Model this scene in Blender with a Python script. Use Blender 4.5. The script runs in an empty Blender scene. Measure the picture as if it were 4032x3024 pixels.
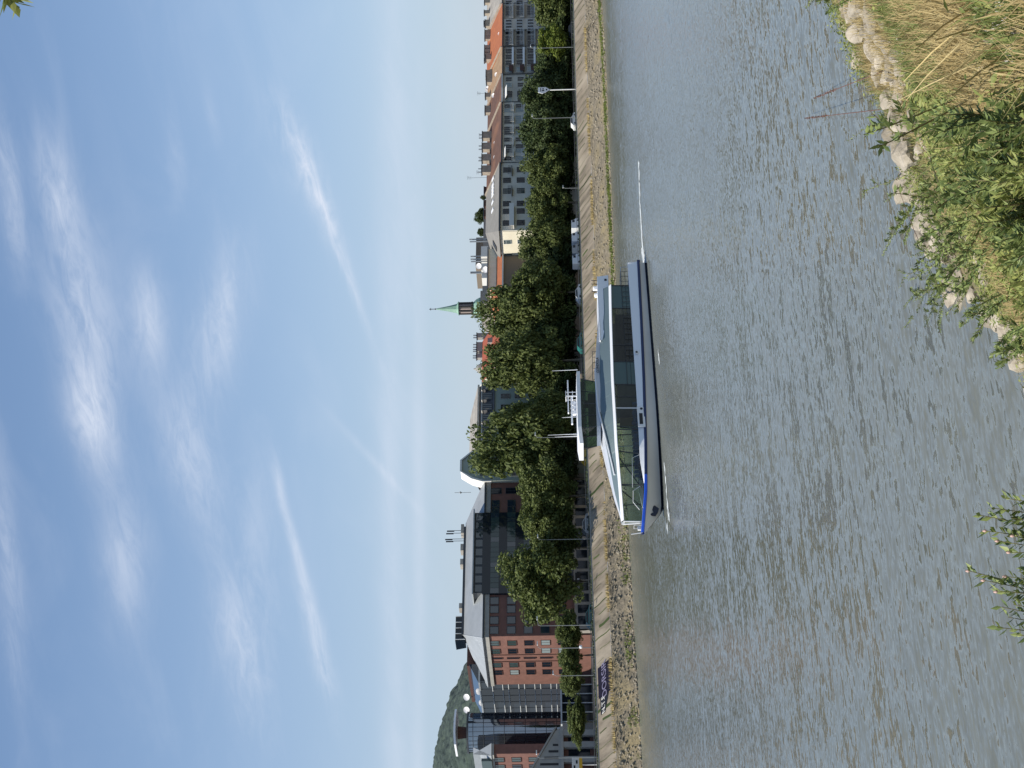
import bpy, math, random
from mathutils import Vector, Matrix, noise
R = math.radians
rnd = random.Random(7)
S = bpy.context.scene
COL = S.collection

# ------------------------------------------------------------------ camera (the photograph is stored on its side: world up = picture left)
FPX, EYE = 6000.0, 11.0
YAW, PITCH, ROLL = R(54.1), (2215 - 2016) / FPX, 0.021
_a = Vector((math.cos(YAW), math.sin(YAW), 0)); _r = Vector((math.sin(YAW), -math.cos(YAW), 0)); _z = Vector((0, 0, 1))
_F = _a * math.cos(PITCH) + _z * math.sin(PITCH)
_U0 = _z * math.cos(PITCH) - _a * math.sin(PITCH)
_RR = _r * math.cos(ROLL) - _U0 * math.sin(ROLL)
_UU = _U0 * math.cos(ROLL) + _r * math.sin(ROLL)
C0 = Vector((0, 0, EYE))
cd = bpy.data.cameras.new('camera'); cam = bpy.data.objects.new('camera', cd); COL.objects.link(cam)
cd.sensor_width = 36; cd.lens = FPX / 4032 * 36; cd.clip_start = 0.1; cd.clip_end = 6000
m = Matrix.Identity(4)
for i, ax in enumerate((-_UU, _RR, -_F)):
    for j in range(3): m[j][i] = ax[j]
m[0][3], m[1][3], m[2][3] = C0
cam.matrix_world = m
S.camera = cam

def ray(x, y): return _F - _UU * ((x - 2016) / FPX) + _RR * ((1512 - y) / FPX)
def onY(x, y, Y): d = ray(x, y); return C0 + d * (Y / d.y)
def onX(x, y, X): d = ray(x, y); return C0 + d * (X / d.x)
def onZ(x, y, z): d = ray(x, y); return C0 + d * ((z - EYE) / d.z)

# ------------------------------------------------------------------ light
SUN_EL, SUN_AZ = R(53), math.atan2(0.05, -1.0)          # towards the sun, measured from +X
sd = bpy.data.lights.new('sun', 'SUN'); sd.energy = 4.4; sd.angle = R(0.5); sd.color = (1, .94, .84)
so = bpy.data.objects.new('sun', sd); COL.objects.link(so)
sv = Vector((math.cos(SUN_AZ) * math.cos(SUN_EL), math.sin(SUN_AZ) * math.cos(SUN_EL), math.sin(SUN_EL)))
so.rotation_euler = sv.to_track_quat('Z', 'Y').to_euler()
S.view_settings.view_transform = 'Standard'; S.view_settings.look = 'None'
S.view_settings.exposure = .3; S.view_settings.gamma = 1
S.cycles.max_bounces = 8; S.cycles.transparent_max_bounces = 16

W = bpy.data.worlds.new('World'); S.world = W; W.use_nodes = True
def world():
    nt = W.node_tree; N, L = nt.nodes, nt.links
    for n in list(N): N.remove(n)
    def nd(t, **k):
        n = N.new(t)
        for a, b in k.items(): setattr(n, a, b)
        return n
    def mth(op, a, b=None, c=None):
        n = nd('ShaderNodeMath', operation=op)
        for i, v in enumerate((a, b, c)):
            if v is None: continue
            if isinstance(v, (int, float)): n.inputs[i].default_value = v
            else: L.new(v, n.inputs[i])
        return n.outputs[0]
    out = nd('ShaderNodeOutputWorld'); bg = nd('ShaderNodeBackground'); L.new(bg.outputs[0], out.inputs[0])
    sky = nd('ShaderNodeTexSky', sky_type='NISHITA', sun_disc=False)
    sky.sun_elevation = SUN_EL; sky.sun_rotation = math.pi / 2 - SUN_AZ
    sky.air_density = 1.0; sky.dust_density = .35; sky.ozone_density = 3.0
    hs = nd('ShaderNodeHueSaturation'); hs.inputs['Saturation'].default_value = SKY_SAT; hs.inputs['Value'].default_value = 1
    L.new(sky.outputs[0], hs.inputs['Color'])
    tc = nd('ShaderNodeTexCoord'); g = tc.outputs['Generated']
    def dot(v):
        n = nd('ShaderNodeVectorMath', operation='DOT_PRODUCT'); n.inputs[1].default_value = v; L.new(g, n.inputs[0]); return n.outputs['Value']
    # wisps: two fibrous noises stretched along the drift of the cirrus
    ax = (ray(700, 1700) - ray(500, 700)).normalized(); ay = ray(1000, 1500).normalized()
    bx = ax.cross(ay).normalized(); cx = bx.cross(ax).normalized()
    comb = nd('ShaderNodeCombineXYZ'); L.new(dot(ax), comb.inputs[0]); L.new(dot(bx), comb.inputs[1]); L.new(dot(cx), comb.inputs[2])
    def nz(sc, det, sx, sy, dist, rough=.55):
        mp = nd('ShaderNodeMapping'); mp.inputs['Scale'].default_value = (sx, sy, 1); L.new(comb.outputs[0], mp.inputs[0])
        t = nd('ShaderNodeTexNoise'); t.inputs['Scale'].default_value = sc; t.inputs['Detail'].default_value = det
        t.inputs['Roughness'].default_value = rough; t.inputs['Distortion'].default_value = dist
        L.new(mp.outputs[0], t.inputs['Vector']); return t.outputs['Fac']
    n1 = nz(9, 6, 1.0, 2.6, .6); n2 = nz(38, 7, .8, 3.2, 1.2, .68); n3 = nz(4, 3, 1, 1.6, .2)
    fib = mth('ADD', mth('MULTIPLY', n1, .55), mth('MULTIPLY', n2, .45))
    def ss(v, a, b):
        n = nd('ShaderNodeMapRange', interpolation_type='SMOOTHSTEP'); n.inputs['From Min'].default_value = a; n.inputs['From Max'].default_value = b
        L.new(v, n.inputs['Value']); return n.outputs[0]
    fibm = ss(fib, .36, .64)
    total = None
    K = 4032 / 2212
    for (px, py, dx, dy, ln, wd, amp, fb) in CLOUDS:
        c = ray(px * K, py * K).normalized()
        t = ray(px * K + dx * 50, py * K + dy * 50).normalized() - c; t.normalize(); b = c.cross(t).normalized()
        u = mth('SUBTRACT', dot(t), t.dot(c)); v = dot(b)
        # let the streak wander a little
        v = mth('ADD', v, mth('MULTIPLY', mth('SUBTRACT', n3, .5), wd * K / FPX * 1.2))
        u2 = mth('POWER', mth('MULTIPLY', u, FPX / (ln * K)), 2); v2 = mth('POWER', mth('MULTIPLY', v, FPX / (wd * K)), 2)
        g_ = mth('MULTIPLY', mth('EXPONENT', mth('MULTIPLY', mth('ADD', u2, v2), -1)), amp)
        tex = mth('ADD', mth('MULTIPLY', fibm, fb), 1 - fb)
        g_ = mth('MULTIPLY', g_, tex)
        # keep it on the seen side of the sky
        total = g_ if total is None else mth('ADD', total, g_)
    back = ss(mth('SUBTRACT', dot(_a), 0), .2, .6)
    total = mth('MULTIPLY', total, back)
    veil = mth('MULTIPLY', ss(n1, .45, .78), .08)
    total = mth('MINIMUM', mth('ADD', total, veil), .92)
    hz = nd('ShaderNodeMix', data_type='RGBA'); zf = mth('MULTIPLY', mth('EXPONENT', mth('MULTIPLY', mth('ABSOLUTE', dot((0, 0, 1))), -6.0)), HAZE_AMT)
    L.new(zf, hz.inputs['Factor']); L.new(hs.outputs[0], hz.inputs['A']); hz.inputs['B'].default_value = HAZE_COL
    mix = nd('ShaderNodeMix', data_type='RGBA'); L.new(total, mix.inputs['Factor']); L.new(hz.outputs['Result'], mix.inputs['A'])
    mix.inputs['B'].default_value = CLOUD_COL
    L.new(mix.outputs['Result'], bg.inputs[0]); bg.inputs[1].default_value = SKY_STR
HAZE_AMT, HAZE_COL = .96, (3.75, 4.25, 5.25, 1)
SKY_STR, SKY_SAT, CLOUD_COL = .107, 1.08, (5.6, 6.1, 7.1, 1)
# display-space (2212 wide) centre, direction, half length, half width, strength, fibre share
CLOUDS = [(200, 900, .25, 1, 115, 42, .80, .6), (185, 690, .15, 1, 190, 60, .50, .75), (125, 420, .18, 1, 130, 34, .52, .75),
          (15, 390, .18, 1, 150, 24, .55, .7), (320, 690, .1, 1, 95, 34, .55, .7), (480, 700, -.28, 1, 150, 50, .60, .7),
          (410, 985, .35, 1, 140, 50, .52, .7), (272, 1210, .1, 1, 130, 46, .48, .6), (525, 1390, .2, 1, 170, 48, .52, .8),
          (640, 1190, .27, 1, 120, 10, .55, .7), (690, 1400, .27, 1, 130, 19, .62, .85), (605, 1050, .2, 1, 60, 10, .35, .7), (740, 560, .36, 1, 210, 9, .50, .8),
          (648, 320, .45, 1, 110, 30, .62, .95), (700, 450, .38, 1, 130, 20, .50, .95), (850, 1250, .02, 1, 900, 30, .34, .45), (905, 1300, .0, 1, 900, 16, .30, .4), (862, 250, .04, 1, 420, 30, .32, .5),
          (15, 1230, .1, 1, 210, 26, .45, .7), (820, 1010, .65, .7, 120, 9, .26, .6), (560, 1180, .1, 1, 200, 40, .20, .9),
          (380, 330, .1, 1, 90, 20, .15, .8), (460, 250, .2, 1, 60, 12, .14, .8)]
world()

# ------------------------------------------------------------------ materials
def mat(name, col, rough=.7, metal=0, col2=None, nscale=1.0, bump=0, bscale=None, island=False, stretch=None, spec=.5, transl=0, lo=.35, hi=.65, detail=4, col3=None, n3=.2):
    mt = bpy.data.materials.new(name); mt.use_nodes = True; nt = mt.node_tree; N, L = nt.nodes, nt.links
    p = N['Principled BSDF']; p.inputs['Base Color'].default_value = (*col, 1); p.inputs['Roughness'].default_value = rough
    p.inputs['Metallic'].default_value = metal; p.inputs['Specular IOR Level'].default_value = spec
    src = None
    if col2 or bump:
        geo = N.new('ShaderNodeNewGeometry'); vec = geo.outputs['Position']
        if stretch:
            mp = N.new('ShaderNodeMapping'); mp.inputs['Scale'].default_value = stretch; L.new(vec, mp.inputs[0]); vec = mp.outputs[0]
    if col2:
        if island: fac = geo.outputs['Random Per Island']
        else:
            t = N.new('ShaderNodeTexNoise'); t.inputs['Scale'].default_value = nscale; t.inputs['Detail'].default_value = detail
            t.inputs['Roughness'].default_value = .65; L.new(vec, t.inputs['Vector']); fac = t.outputs['Fac']
        rp = N.new('ShaderNodeMapRange'); rp.inputs['From Min'].default_value = 0 if island else lo; rp.inputs['From Max'].default_value = 1 if island else hi
        L.new(fac, rp.inputs[0])
        mx = N.new('ShaderNodeMix'); mx.data_type = 'RGBA'; mx.inputs['A'].default_value = (*col, 1); mx.inputs['B'].default_value = (*col2, 1)
        L.new(rp.outputs[0], mx.inputs['Factor']); src = mx.outputs['Result']
        if col3:
            t3 = N.new('ShaderNodeTexNoise'); t3.inputs['Scale'].default_value = n3; t3.inputs['Detail'].default_value = 5; L.new(vec, t3.inputs['Vector'])
            r3 = N.new('ShaderNodeMapRange'); r3.inputs['From Min'].default_value = .48; r3.inputs['From Max'].default_value = .66; L.new(t3.outputs['Fac'], r3.inputs[0])
            m3 = N.new('ShaderNodeMix'); m3.data_type = 'RGBA'; L.new(src, m3.inputs['A']); m3.inputs['B'].default_value = (*col3, 1); L.new(r3.outputs[0], m3.inputs['Factor']); src = m3.outputs['Result']
        L.new(src, p.inputs['Base Color'])
    if bump:
        t2 = N.new('ShaderNodeTexNoise'); t2.inputs['Scale'].default_value = bscale or nscale * 3; t2.inputs['Detail'].default_value = 5; L.new(vec, t2.inputs['Vector'])
        b = N.new('ShaderNodeBump'); b.inputs['Strength'].default_value = 1; b.inputs['Distance'].default_value = bump; L.new(t2.outputs['Fac'], b.inputs['Height']); L.new(b.outputs[0], p.inputs['Normal'])
    if transl:
        tr = N.new('ShaderNodeBsdfTranslucent'); ms = N.new('ShaderNodeMixShader'); ms.inputs[0].default_value = transl
        if src: L.new(src, tr.inputs[0])
        else: tr.inputs[0].default_value = (*col, 1)
        L.new(p.outputs[0], ms.inputs[1]); L.new(tr.outputs[0], ms.inputs[2]); L.new(ms.outputs[0], N['Material Output'].inputs[0])
    return mt

def glassmat(name, tint, refl=.12):
    mt = bpy.data.materials.new(name); mt.use_nodes = True; nt = mt.node_tree; N, L = nt.nodes, nt.links
    N.remove(N['Principled BSDF'])
    tr = N.new('ShaderNodeBsdfTransparent'); tr.inputs[0].default_value = (*tint, 1)
    gl = N.new('ShaderNodeBsdfGlossy'); gl.inputs['Roughness'].default_value = .03
    lw = N.new('ShaderNodeLayerWeight'); lw.inputs[0].default_value = .5
    fr = N.new('ShaderNodeMath'); fr.operation = 'POWER'; fr.inputs[1].default_value = 4; L.new(lw.outputs['Facing'], fr.inputs[0])
    ad = N.new('ShaderNodeMath'); ad.operation = 'MULTIPLY_ADD'; ad.inputs[1].default_value = .8; ad.inputs[2].default_value = refl + .03; L.new(fr.outputs[0], ad.inputs[0])
    ms = N.new('ShaderNodeMixShader'); L.new(ad.outputs[0], ms.inputs[0]); L.new(tr.outputs[0], ms.inputs[1]); L.new(gl.outputs[0], ms.inputs[2])
    L.new(ms.outputs[0], N['Material Output'].inputs[0]); return mt

def watermat():
    mt = bpy.data.materials.new('river water'); mt.use_nodes = True; nt = mt.node_tree; N, L = nt.nodes, nt.links
    p = N['Principled BSDF']; p.inputs['Base Color'].default_value = (.14, .148, .125, 1); p.inputs['Roughness'].default_value = .08; p.inputs['IOR'].default_value = 1.33
    geo = N.new('ShaderNodeNewGeometry')
    def nz(sc, det, st, rot=0, dist=0):
        mp = N.new('ShaderNodeMapping'); mp.inputs['Scale'].default_value = st; mp.inputs['Rotation'].default_value = (0, 0, rot); L.new(geo.outputs['Position'], mp.inputs[0])
        t = N.new('ShaderNodeTexNoise'); t.inputs['Scale'].default_value = sc; t.inputs['Detail'].default_value = det; t.inputs['Distortion'].default_value = dist
        L.new(mp.outputs[0], t.inputs['Vector']); return t.outputs['Fac']
    def mul(a, k):
        n = N.new('ShaderNodeMath'); n.operation = 'MULTIPLY'; L.new(a, n.inputs[0])
        if isinstance(k, (int, float)): n.inputs[1].default_value = k
        else: L.new(k, n.inputs[1])
        return n.outputs[0]
    def add(a, b):
        n = N.new('ShaderNodeMath'); n.operation = 'ADD'; L.new(a, n.inputs[0]); L.new(b, n.inputs[1]); return n.outputs[0]
    rot = -(YAW - math.pi / 2)
    def vm(op, a, b):
        n = N.new('ShaderNodeVectorMath'); n.operation = op; L.new(a, n.inputs[0])
        if isinstance(b, tuple): n.inputs[1].default_value = b
        else: L.new(b, n.inputs[1])
        return n.outputs[0]
    def slope(sc, det, st, r_, amp, dist=0):                # a field of wave slopes; real facets, so it does not fade with distance
        t = nz(sc, det, st, r_, dist).node; return vm('MULTIPLY', vm('SUBTRACT', t.outputs['Color'], (.5, .5, .5)), (amp, amp, 0))
    big = nz(.03, 4, (1, .45, 1), rot)                      # patches of rougher and smoother water
    mr = N.new('ShaderNodeMapRange'); mr.inputs['From Min'].default_value = .38; mr.inputs['From Max'].default_value = .62; mr.inputs['To Min'].default_value = .75; mr.inputs['To Max'].default_value = 1.15; L.new(big, mr.inputs[0])
    sm = vm('ADD', vm('ADD', slope(.16, 2, (.45, 1, 1), rot + .1, .20), slope(1.1, 3, (.42, 1, 1), rot - .12, .48, .3)), slope(4.6, 3, (.42, 1, 1), rot + .1, .64, .3))
    cx = N.new('ShaderNodeCombineXYZ')
    for k in range(3): L.new(mr.outputs[0], cx.inputs[k])
    nn = vm('ADD', vm('MULTIPLY', sm, cx.outputs[0]), (0, 0, 1))
    dt = N.new('ShaderNodeVectorMath'); dt.operation = 'DOT_PRODUCT'; L.new(nn, dt.inputs[0]); L.new(geo.outputs['Incoming'], dt.inputs[1])   # facets turned away are hidden by the crest before them
    kk = N.new('ShaderNodeMath'); kk.operation = 'SUBTRACT'; kk.inputs[0].default_value = .075; L.new(dt.outputs['Value'], kk.inputs[1])
    km = N.new('ShaderNodeMath'); km.operation = 'MAXIMUM'; km.inputs[1].default_value = 0; L.new(kk.outputs[0], km.inputs[0]); k2 = N.new('ShaderNodeMath'); k2.operation = 'MULTIPLY'; k2.inputs[1].default_value = 1.8; L.new(km.outputs[0], k2.inputs[0]); km = k2   # folded forward, the way only the facing sides of ripples are seen
    sc_ = N.new('ShaderNodeVectorMath'); sc_.operation = 'SCALE'; L.new(geo.outputs['Incoming'], sc_.inputs[0]); L.new(km.outputs[0], sc_.inputs['Scale'])
    nn = vm('ADD', nn, sc_.outputs[0]); nm = N.new('ShaderNodeVectorMath'); nm.operation = 'NORMALIZE'; L.new(nn, nm.inputs[0]); L.new(nm.outputs[0], p.inputs['Normal'])
    return mt

M = dict(
    water=watermat(),
    foam=mat('foam', (.75, .78, .78), .8, col2=(.5, .55, .55), nscale=2),
    concrete=mat('slope concrete', (.265, .22, .16), .9, col2=(.135, .112, .08), nscale=.55, bump=.05, bscale=2.5, stretch=(1.3, .35, .35), col3=(.33, .28, .21), n3=.22),
    gravel=mat('gravel', (.25, .21, .148), .95, col2=(.125, .108, .075), nscale=1.1, bump=.3, bscale=1.6, col3=(.26, .21, .115), n3=.13, lo=.38, hi=.62),
    stone=mat('bank stone', (.36, .315, .235), .9, col2=(.20, .175, .125), nscale=.9, bump=.05, bscale=3),
    rock=mat('riprap rock', (.47, .415, .325), .9, col2=(.27, .235, .175), nscale=1.6, bump=.05, bscale=7, col3=(.23, .20, .15), n3=1.1),
    rockpale=mat('pale rock', (.55, .52, .46), .9, col2=(.30, .28, .24), nscale=2.5, bump=.04, bscale=9),
    soil=mat('bank soil', (.22, .17, .09), .95, col2=(.12, .12, .05), nscale=1.2, bump=.08, bscale=4),
    asphalt=mat('asphalt', (.055, .055, .058), .9, col2=(.075, .073, .07), nscale=.5),
    paving=mat('paving', (.22, .2, .17), .9, col2=(.16, .15, .13), nscale=.8),
    hill=mat('wooded hill', (.060, .085, .062), .95, col2=(.03, .048, .038), nscale=.05, bump=4, bscale=.12, detail=6),
    rail=mat('painted rail', (.10, .105, .10), .6),
    lamp=mat('galvanised pole', (.27, .285, .28), .5, .3),
    lampw=mat('lamp head', (.8, .8, .76), .4),
    white=mat('white paint', (.84, .845, .85), .35),
    offwhite=mat('off white', (.7, .68, .62), .6),
    black=mat('black', (.012, .012, .014), .5),
    brick=mat('red brick', (.215, .103, .077), .85, col2=(.168, .082, .062), nscale=.8),
    stonegrey=mat('grey stone', (.36, .35, .31), .85, col2=(.3, .29, .26), nscale=.7),
    metalroof=mat('zinc roof', (.42, .44, .44), .45, .35, col2=(.36, .38, .38), nscale=.3),
    metaldark=mat('dark metal', (.05, .055, .06), .5, .2),
    glassdark=mat('dark glazing', (.010, .016, .024), .06, spec=.4),
    glassblue=mat('blue glazing', (.02, .035, .05), .04, spec=1.0),
    glassgreen=mat('green glazing', (.035, .06, .058), .06, spec=.6),
    towerglass=mat('tower glazing', (.21, .25, .31), .06, .9),
    blind=mat('pane with blind', (.25, .3, .3), .25),
    brownbox=mat('brown cladding', (.09, .04, .03), .8),
    steel=mat('white steel', (.55, .57, .56), .5),
    r_orange=mat('orange tiles', (.40, .135, .055), .85, col2=(.33, .11, .05), nscale=.6, bump=.04, bscale=4),
    r_tan=mat('tan tiles', (.36, .24, .14), .9, col2=(.27, .17, .10), nscale=.8, bump=.04, bscale=4),
    r_brown=mat('brown tiles', (.135, .07, .05), .9, col2=(.10, .055, .04), nscale=.7, bump=.04, bscale=4, col3=(.2, .1, .06), n3=.15),
    r_grey=mat('grey slates', (.24, .23, .205), .8, col2=(.2, .19, .17), nscale=.5),
    r_red=mat('red tiles', (.38, .10, .055), .85, col2=(.3, .08, .045), nscale=.6),
    r_pale=mat('weathered pale roof', (.40, .37, .32), .9, col2=(.27, .25, .22), nscale=.5),
    w_dark=mat('dark render', (.38, .345, .29), .9, col2=(.30, .275, .235), nscale=.5),
    w_grey=mat('grey render', (.58, .54, .46), .9, col2=(.47, .44, .38), nscale=.4),
    w_lgrey=mat('light grey render', (.68, .635, .53), .9, col2=(.58, .545, .46), nscale=.4),
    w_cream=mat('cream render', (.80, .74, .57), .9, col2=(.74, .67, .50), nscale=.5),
    w_green=mat('grey green render', (.38, .42, .36), .9, col2=(.33, .37, .31), nscale=.4),
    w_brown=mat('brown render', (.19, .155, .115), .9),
    mansard=mat('mansard slate', (.09, .09, .095), .8, col2=(.12, .12, .12), nscale=1),
    copper=mat('verdigris copper', (.27, .42, .32), .7, col2=(.19, .33, .25), nscale=.8),
    pinkstone=mat('lantern stone', (.38, .31, .27), .85),
    darkstone=mat('dark lantern', (.05, .045, .04), .8),
    chimney=mat('chimney render', (.42, .36, .28), .9, col2=(.3, .25, .19), nscale=1.5),
    dish=mat('dish', (.82, .80, .78), .5),
    pipe=mat('flue pipe', (.34, .35, .35), .4, .6),
    bark=mat('bark', (.10, .08, .055), .95, col2=(.17, .15, .11), nscale=2),
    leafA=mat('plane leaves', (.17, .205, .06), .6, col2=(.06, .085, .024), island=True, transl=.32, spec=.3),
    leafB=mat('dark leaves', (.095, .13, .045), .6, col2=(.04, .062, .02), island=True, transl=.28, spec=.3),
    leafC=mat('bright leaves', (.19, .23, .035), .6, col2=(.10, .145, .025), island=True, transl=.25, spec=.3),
    weed=mat('weed leaves', (.38, .40, .12), .55, col2=(.12, .165, .04), island=True, transl=.25, spec=.35),
    willow=mat('willow leaves', (.29, .345, .11), .5, col2=(.09, .14, .042), island=True, transl=.25, spec=.4),
    stalk=mat('straw stalk', (.60, .47, .21), .7),
    straw=mat('dry grass', (.52, .42, .20), .8, col2=(.34, .25, .10), island=True, transl=.2),
    grass=mat('green grass', (.22, .26, .065), .7, col2=(.11, .15, .04), island=True, transl=.2),
    algae=mat('bank grass', (.16, .2, .035), .9, col2=(.1, .135, .025), nscale=1.2, island=False),
    stem=mat('plant stem', (.12, .10, .045), .8, col2=(.2, .19, .07), nscale=3),
    redstem=mat('reddish stem', (.16, .075, .05), .8),
    purple=mat('thistle flower', (.3, .1, .25), .8),
    pinkbud=mat('pale pink bud', (.62, .42, .36), .8),
    # boat
    hull=mat('hull grey', (.80, .76, .70), .35, col2=(.70, .67, .62), nscale=.15),
    boot=mat('boot topping', (.008, .012, .03), .35),
    navy=mat('navy fender', (.012, .03, .11), .5),
    blue=mat('bright blue', (.02, .10, .62), .4),
    superw=mat('superstructure paint', (.86, .87, .88), .3),
    superg=mat('superstructure grey', (.55, .57, .60), .3),
    roofglass=mat('roof glass', (.15, .20, .21), .10, spec=.6),
    teal=mat('tinted panel glass', (.045, .10, .105), .10, spec=.6),
    paneclear=glassmat('saloon glass', (.60, .72, .66), .03),
    panedark=glassmat('dark saloon glass', (.10, .12, .11), .03),
    wheelglass=glassmat('wheelhouse glass', (.26, .40, .30), .02),
    deck=mat('deck', (.10, .11, .12), .7),
    seat=mat('blue seat', (.03, .10, .26), .7, col2=(.02, .07, .2), nscale=2),
    tan=mat('wood panel', (.34, .24, .11), .6),
    g_navy=mat('graffiti navy', (.012, .011, .022), .95, spec=.1, col2=(.018, .017, .032), nscale=1),
    g_lav=mat('graffiti lavender', (.24, .22, .32), .9, col2=(.15, .14, .22), nscale=2),
    g_white=mat('graffiti white', (.66, .65, .6), .8),
    yellow=mat('yellow paint', (.7, .42, .04), .35),
    carw=mat('white car paint', (.7, .72, .72), .25), card=mat('dark car paint', (.03, .035, .04), .25), cart=mat('teal car paint', (.03, .16, .15), .25),
    carg=mat('silver car paint', (.3, .31, .32), .25, .4), tyre=mat('tyre', (.02, .02, .02), .9),
    hedge=mat('verge hedge', (.08, .12, .03), .8, col2=(.04, .065, .018), island=True, transl=.15),
    awning=mat('awning', (.74, .73, .68), .7), signblue=mat('sign blue', (.03, .06, .16), .5),
)

# ------------------------------------------------------------------ mesh helpers
def wl(o):
    v = Vector((0, 0, 0))
    while o is not None: v = v + o.location; o = o.parent
    return v
class MB:
    def __init__(s): s.v = []; s.f = []
    def poly(s, pts):
        n = len(s.v); s.v += [tuple(p) for p in pts]; s.f.append(tuple(range(n, n + len(pts)))); return s
    def grid(s, rows, close=False):
        n = len(s.v); k = len(rows[0])
        for r in rows: s.v += [tuple(p) for p in r]
        for i in range(len(rows) - 1):
            for j in range(k if close else k - 1):
                j2 = (j + 1) % k
                s.f.append((n + i * k + j, n + i * k + j2, n + (i + 1) * k + j2, n + (i + 1) * k + j))
        return s
    def box(s, x0, x1, y0, y1, z0, z1):
        n = len(s.v)
        s.v += [(x0, y0, z0), (x1, y0, z0), (x1, y1, z0), (x0, y1, z0), (x0, y0, z1), (x1, y0, z1), (x1, y1, z1), (x0, y1, z1)]
        s.f += [tuple(n + i for i in q) for q in ((3, 2, 1, 0), (4, 5, 6, 7), (0, 1, 5, 4), (1, 2, 6, 5), (2, 3, 7, 6), (3, 0, 4, 7))]; return s
    def prism(s, pts, vec):
        n = len(s.v); k = len(pts); vec = Vector(vec)
        s.v += [tuple(p) for p in pts] + [tuple(Vector(p) + vec) for p in pts]
        s.f += [tuple(range(n, n + k))[::-1], tuple(range(n + k, n + 2 * k))]
        s.f += [(n + i, n + (i + 1) % k, n + k + (i + 1) % k, n + k + i) for i in range(k)]; return s
    def tube(s, pts, r, k=6, cap=True):
        pts = [Vector(p) for p in pts]; rr = r if isinstance(r, (list, tuple)) else [r] * len(pts); rows = []
        for i, p in enumerate(pts):
            t = (pts[min(i + 1, len(pts) - 1)] - pts[max(i - 1, 0)]).normalized()
            a = t.cross(Vector((0, 0, 1))); a = Vector((1, 0, 0)) if a.length < 1e-3 else a.normalized(); b = t.cross(a)
            rows.append([p + (a * math.cos(q) + b * math.sin(q)) * rr[i] for q in [2 * math.pi * j / k for j in range(k)]])
        n = len(s.v); s.grid(rows, True)
        if cap: s.f += [tuple(range(n, n + k)), tuple(range(n + (len(pts) - 1) * k, n + len(pts) * k))]
        return s
    def lathe(s, c, prof, k=16):
        s.grid([[(c[0] + r * math.cos(2 * math.pi * j / k), c[1] + r * math.sin(2 * math.pi * j / k), c[2] + z) for j in range(k)] for r, z in prof], True); return s
    def mesh(s, name, m, smooth=False):
        me = bpy.data.meshes.new(name); me.from_pydata(s.v, [], s.f); me.materials.append(m)
        if smooth: me.polygons.foreach_set('use_smooth', [True] * len(me.polygons))
        me.update(); return me
    def build(s, name, m, parent=None, local=False, smooth=False):
        if parent is not None and not local:
            o0 = wl(parent); s.v = [(p[0] - o0.x, p[1] - o0.y, p[2] - o0.z) for p in s.v]
        ob = bpy.data.objects.new(name, s.mesh(name, m, smooth)); COL.objects.link(ob)
        if parent is not None: ob.parent = parent
        return ob
def tag(o, label=None, cat=None, group=None, kind=None):
    if label: o['label'] = label
    if cat: o['category'] = cat
    if group: o['group'] = group
    if kind: o['kind'] = kind
    return o
def thing(name, loc, label, cat, group=None):
    o = bpy.data.objects.new(name, None); COL.objects.link(o); o.location = loc; o.empty_display_size = .5
    return tag(o, label, cat, group)
def inst(name, me, parent=None, loc=(0, 0, 0)):
    o = bpy.data.objects.new(name, me); COL.objects.link(o); o.location = loc
    if parent is not None: o.parent = parent
    return o
def copytree(o, parent=None):
    c = o.copy(); COL.objects.link(c)
    if parent is not None: c.parent = parent
    for ch in list(o.children): copytree(ch, c)
    return c
def text(name, s, size, m, parent, loc, rot, ext=.01, sx=1):
    cu = bpy.data.curves.new(name, 'FONT'); cu.body = s; cu.size = size; cu.extrude = ext; cu.align_x = 'CENTER'; cu.align_y = 'CENTER'; cu.materials.append(m)
    tmp = bpy.data.objects.new('lettering_curve', cu); me = bpy.data.meshes.new_from_object(tmp); bpy.data.objects.remove(tmp); bpy.data.curves.remove(cu)
    o = bpy.data.objects.new(name, me); COL.objects.link(o); o.parent = parent; o.location = loc; o.rotation_euler = rot; o.scale = (sx, 1, 1); return o
def lerp(tab, t):
    if t <= tab[0][0]: return tab[0][1]
    for (a, va), (b, vb) in zip(tab, tab[1:]):
        if t <= b: return va + (vb - va) * (t - a) / (b - a)
    return tab[-1][1]
def nse(x, y, z=0): return noise.noise(Vector((x, y, z)))

# ------------------------------------------------------------------ far bank: quay, slope, beach
ZQ = 6.3
_st = [(0, 2261, 2301, 2370), (145, 2264, 2308, 2380), (290, 2267, 2312, 2388), (500, 2273, 2320, 2397), (700, 2279, 2330, 2406), (1000, 2289, 2340, 2420),
       (1300, 2300, 2350, 2436), (1780, 2314, 2370, 2458), (2100, 2329, 2388, 2475), (2300, 2335, 2395, 2488), (2500, 2343, 2404, 2498), (2700, 2352, 2411, 2512), (2860, 2358, 2420, 2520), (3024, 2363, 2428, 2529)]
_q = sorted((onZ(a, y, ZQ).x, onZ(a, y, ZQ).y) for y, a, b, c in _st)
_q = [(X, sum(lerp(_q, X + d) for d in (-24, -12, 0, 12, 24)) / 5) for X, _ in _q]
_w = sorted((onZ(c, y, 0).x, onZ(c, y, 0).y) for y, a, b, c in _st)
def Yq(X): return lerp(_q, X)
_s, _zs = [], []
for y, a, b_, c in _st:                                  # foot of the slope: where a 1:2 fall from the quay edge meets the measured line
    lo, hi = 0.0, ZQ
    for _ in range(40):
        z = (lo + hi) / 2; p = onZ(b_, y, z)
        if p.y > Yq(p.x) - 1.9 * (ZQ - z): lo = z
        else: hi = z
    _s.append((p.x, p.y)); _zs.append((p.x, p.z))
_s.sort(); _zs.sort()
def Ys(X): return lerp(_s, X)
def Zs(X): return lerp(_zs, X)
def Yw(X): return min(lerp(_w, X), Ys(X) - 2.0)
YQ = sum(p[1] for p in _q) / len(_q); YF = YQ + 31
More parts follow.
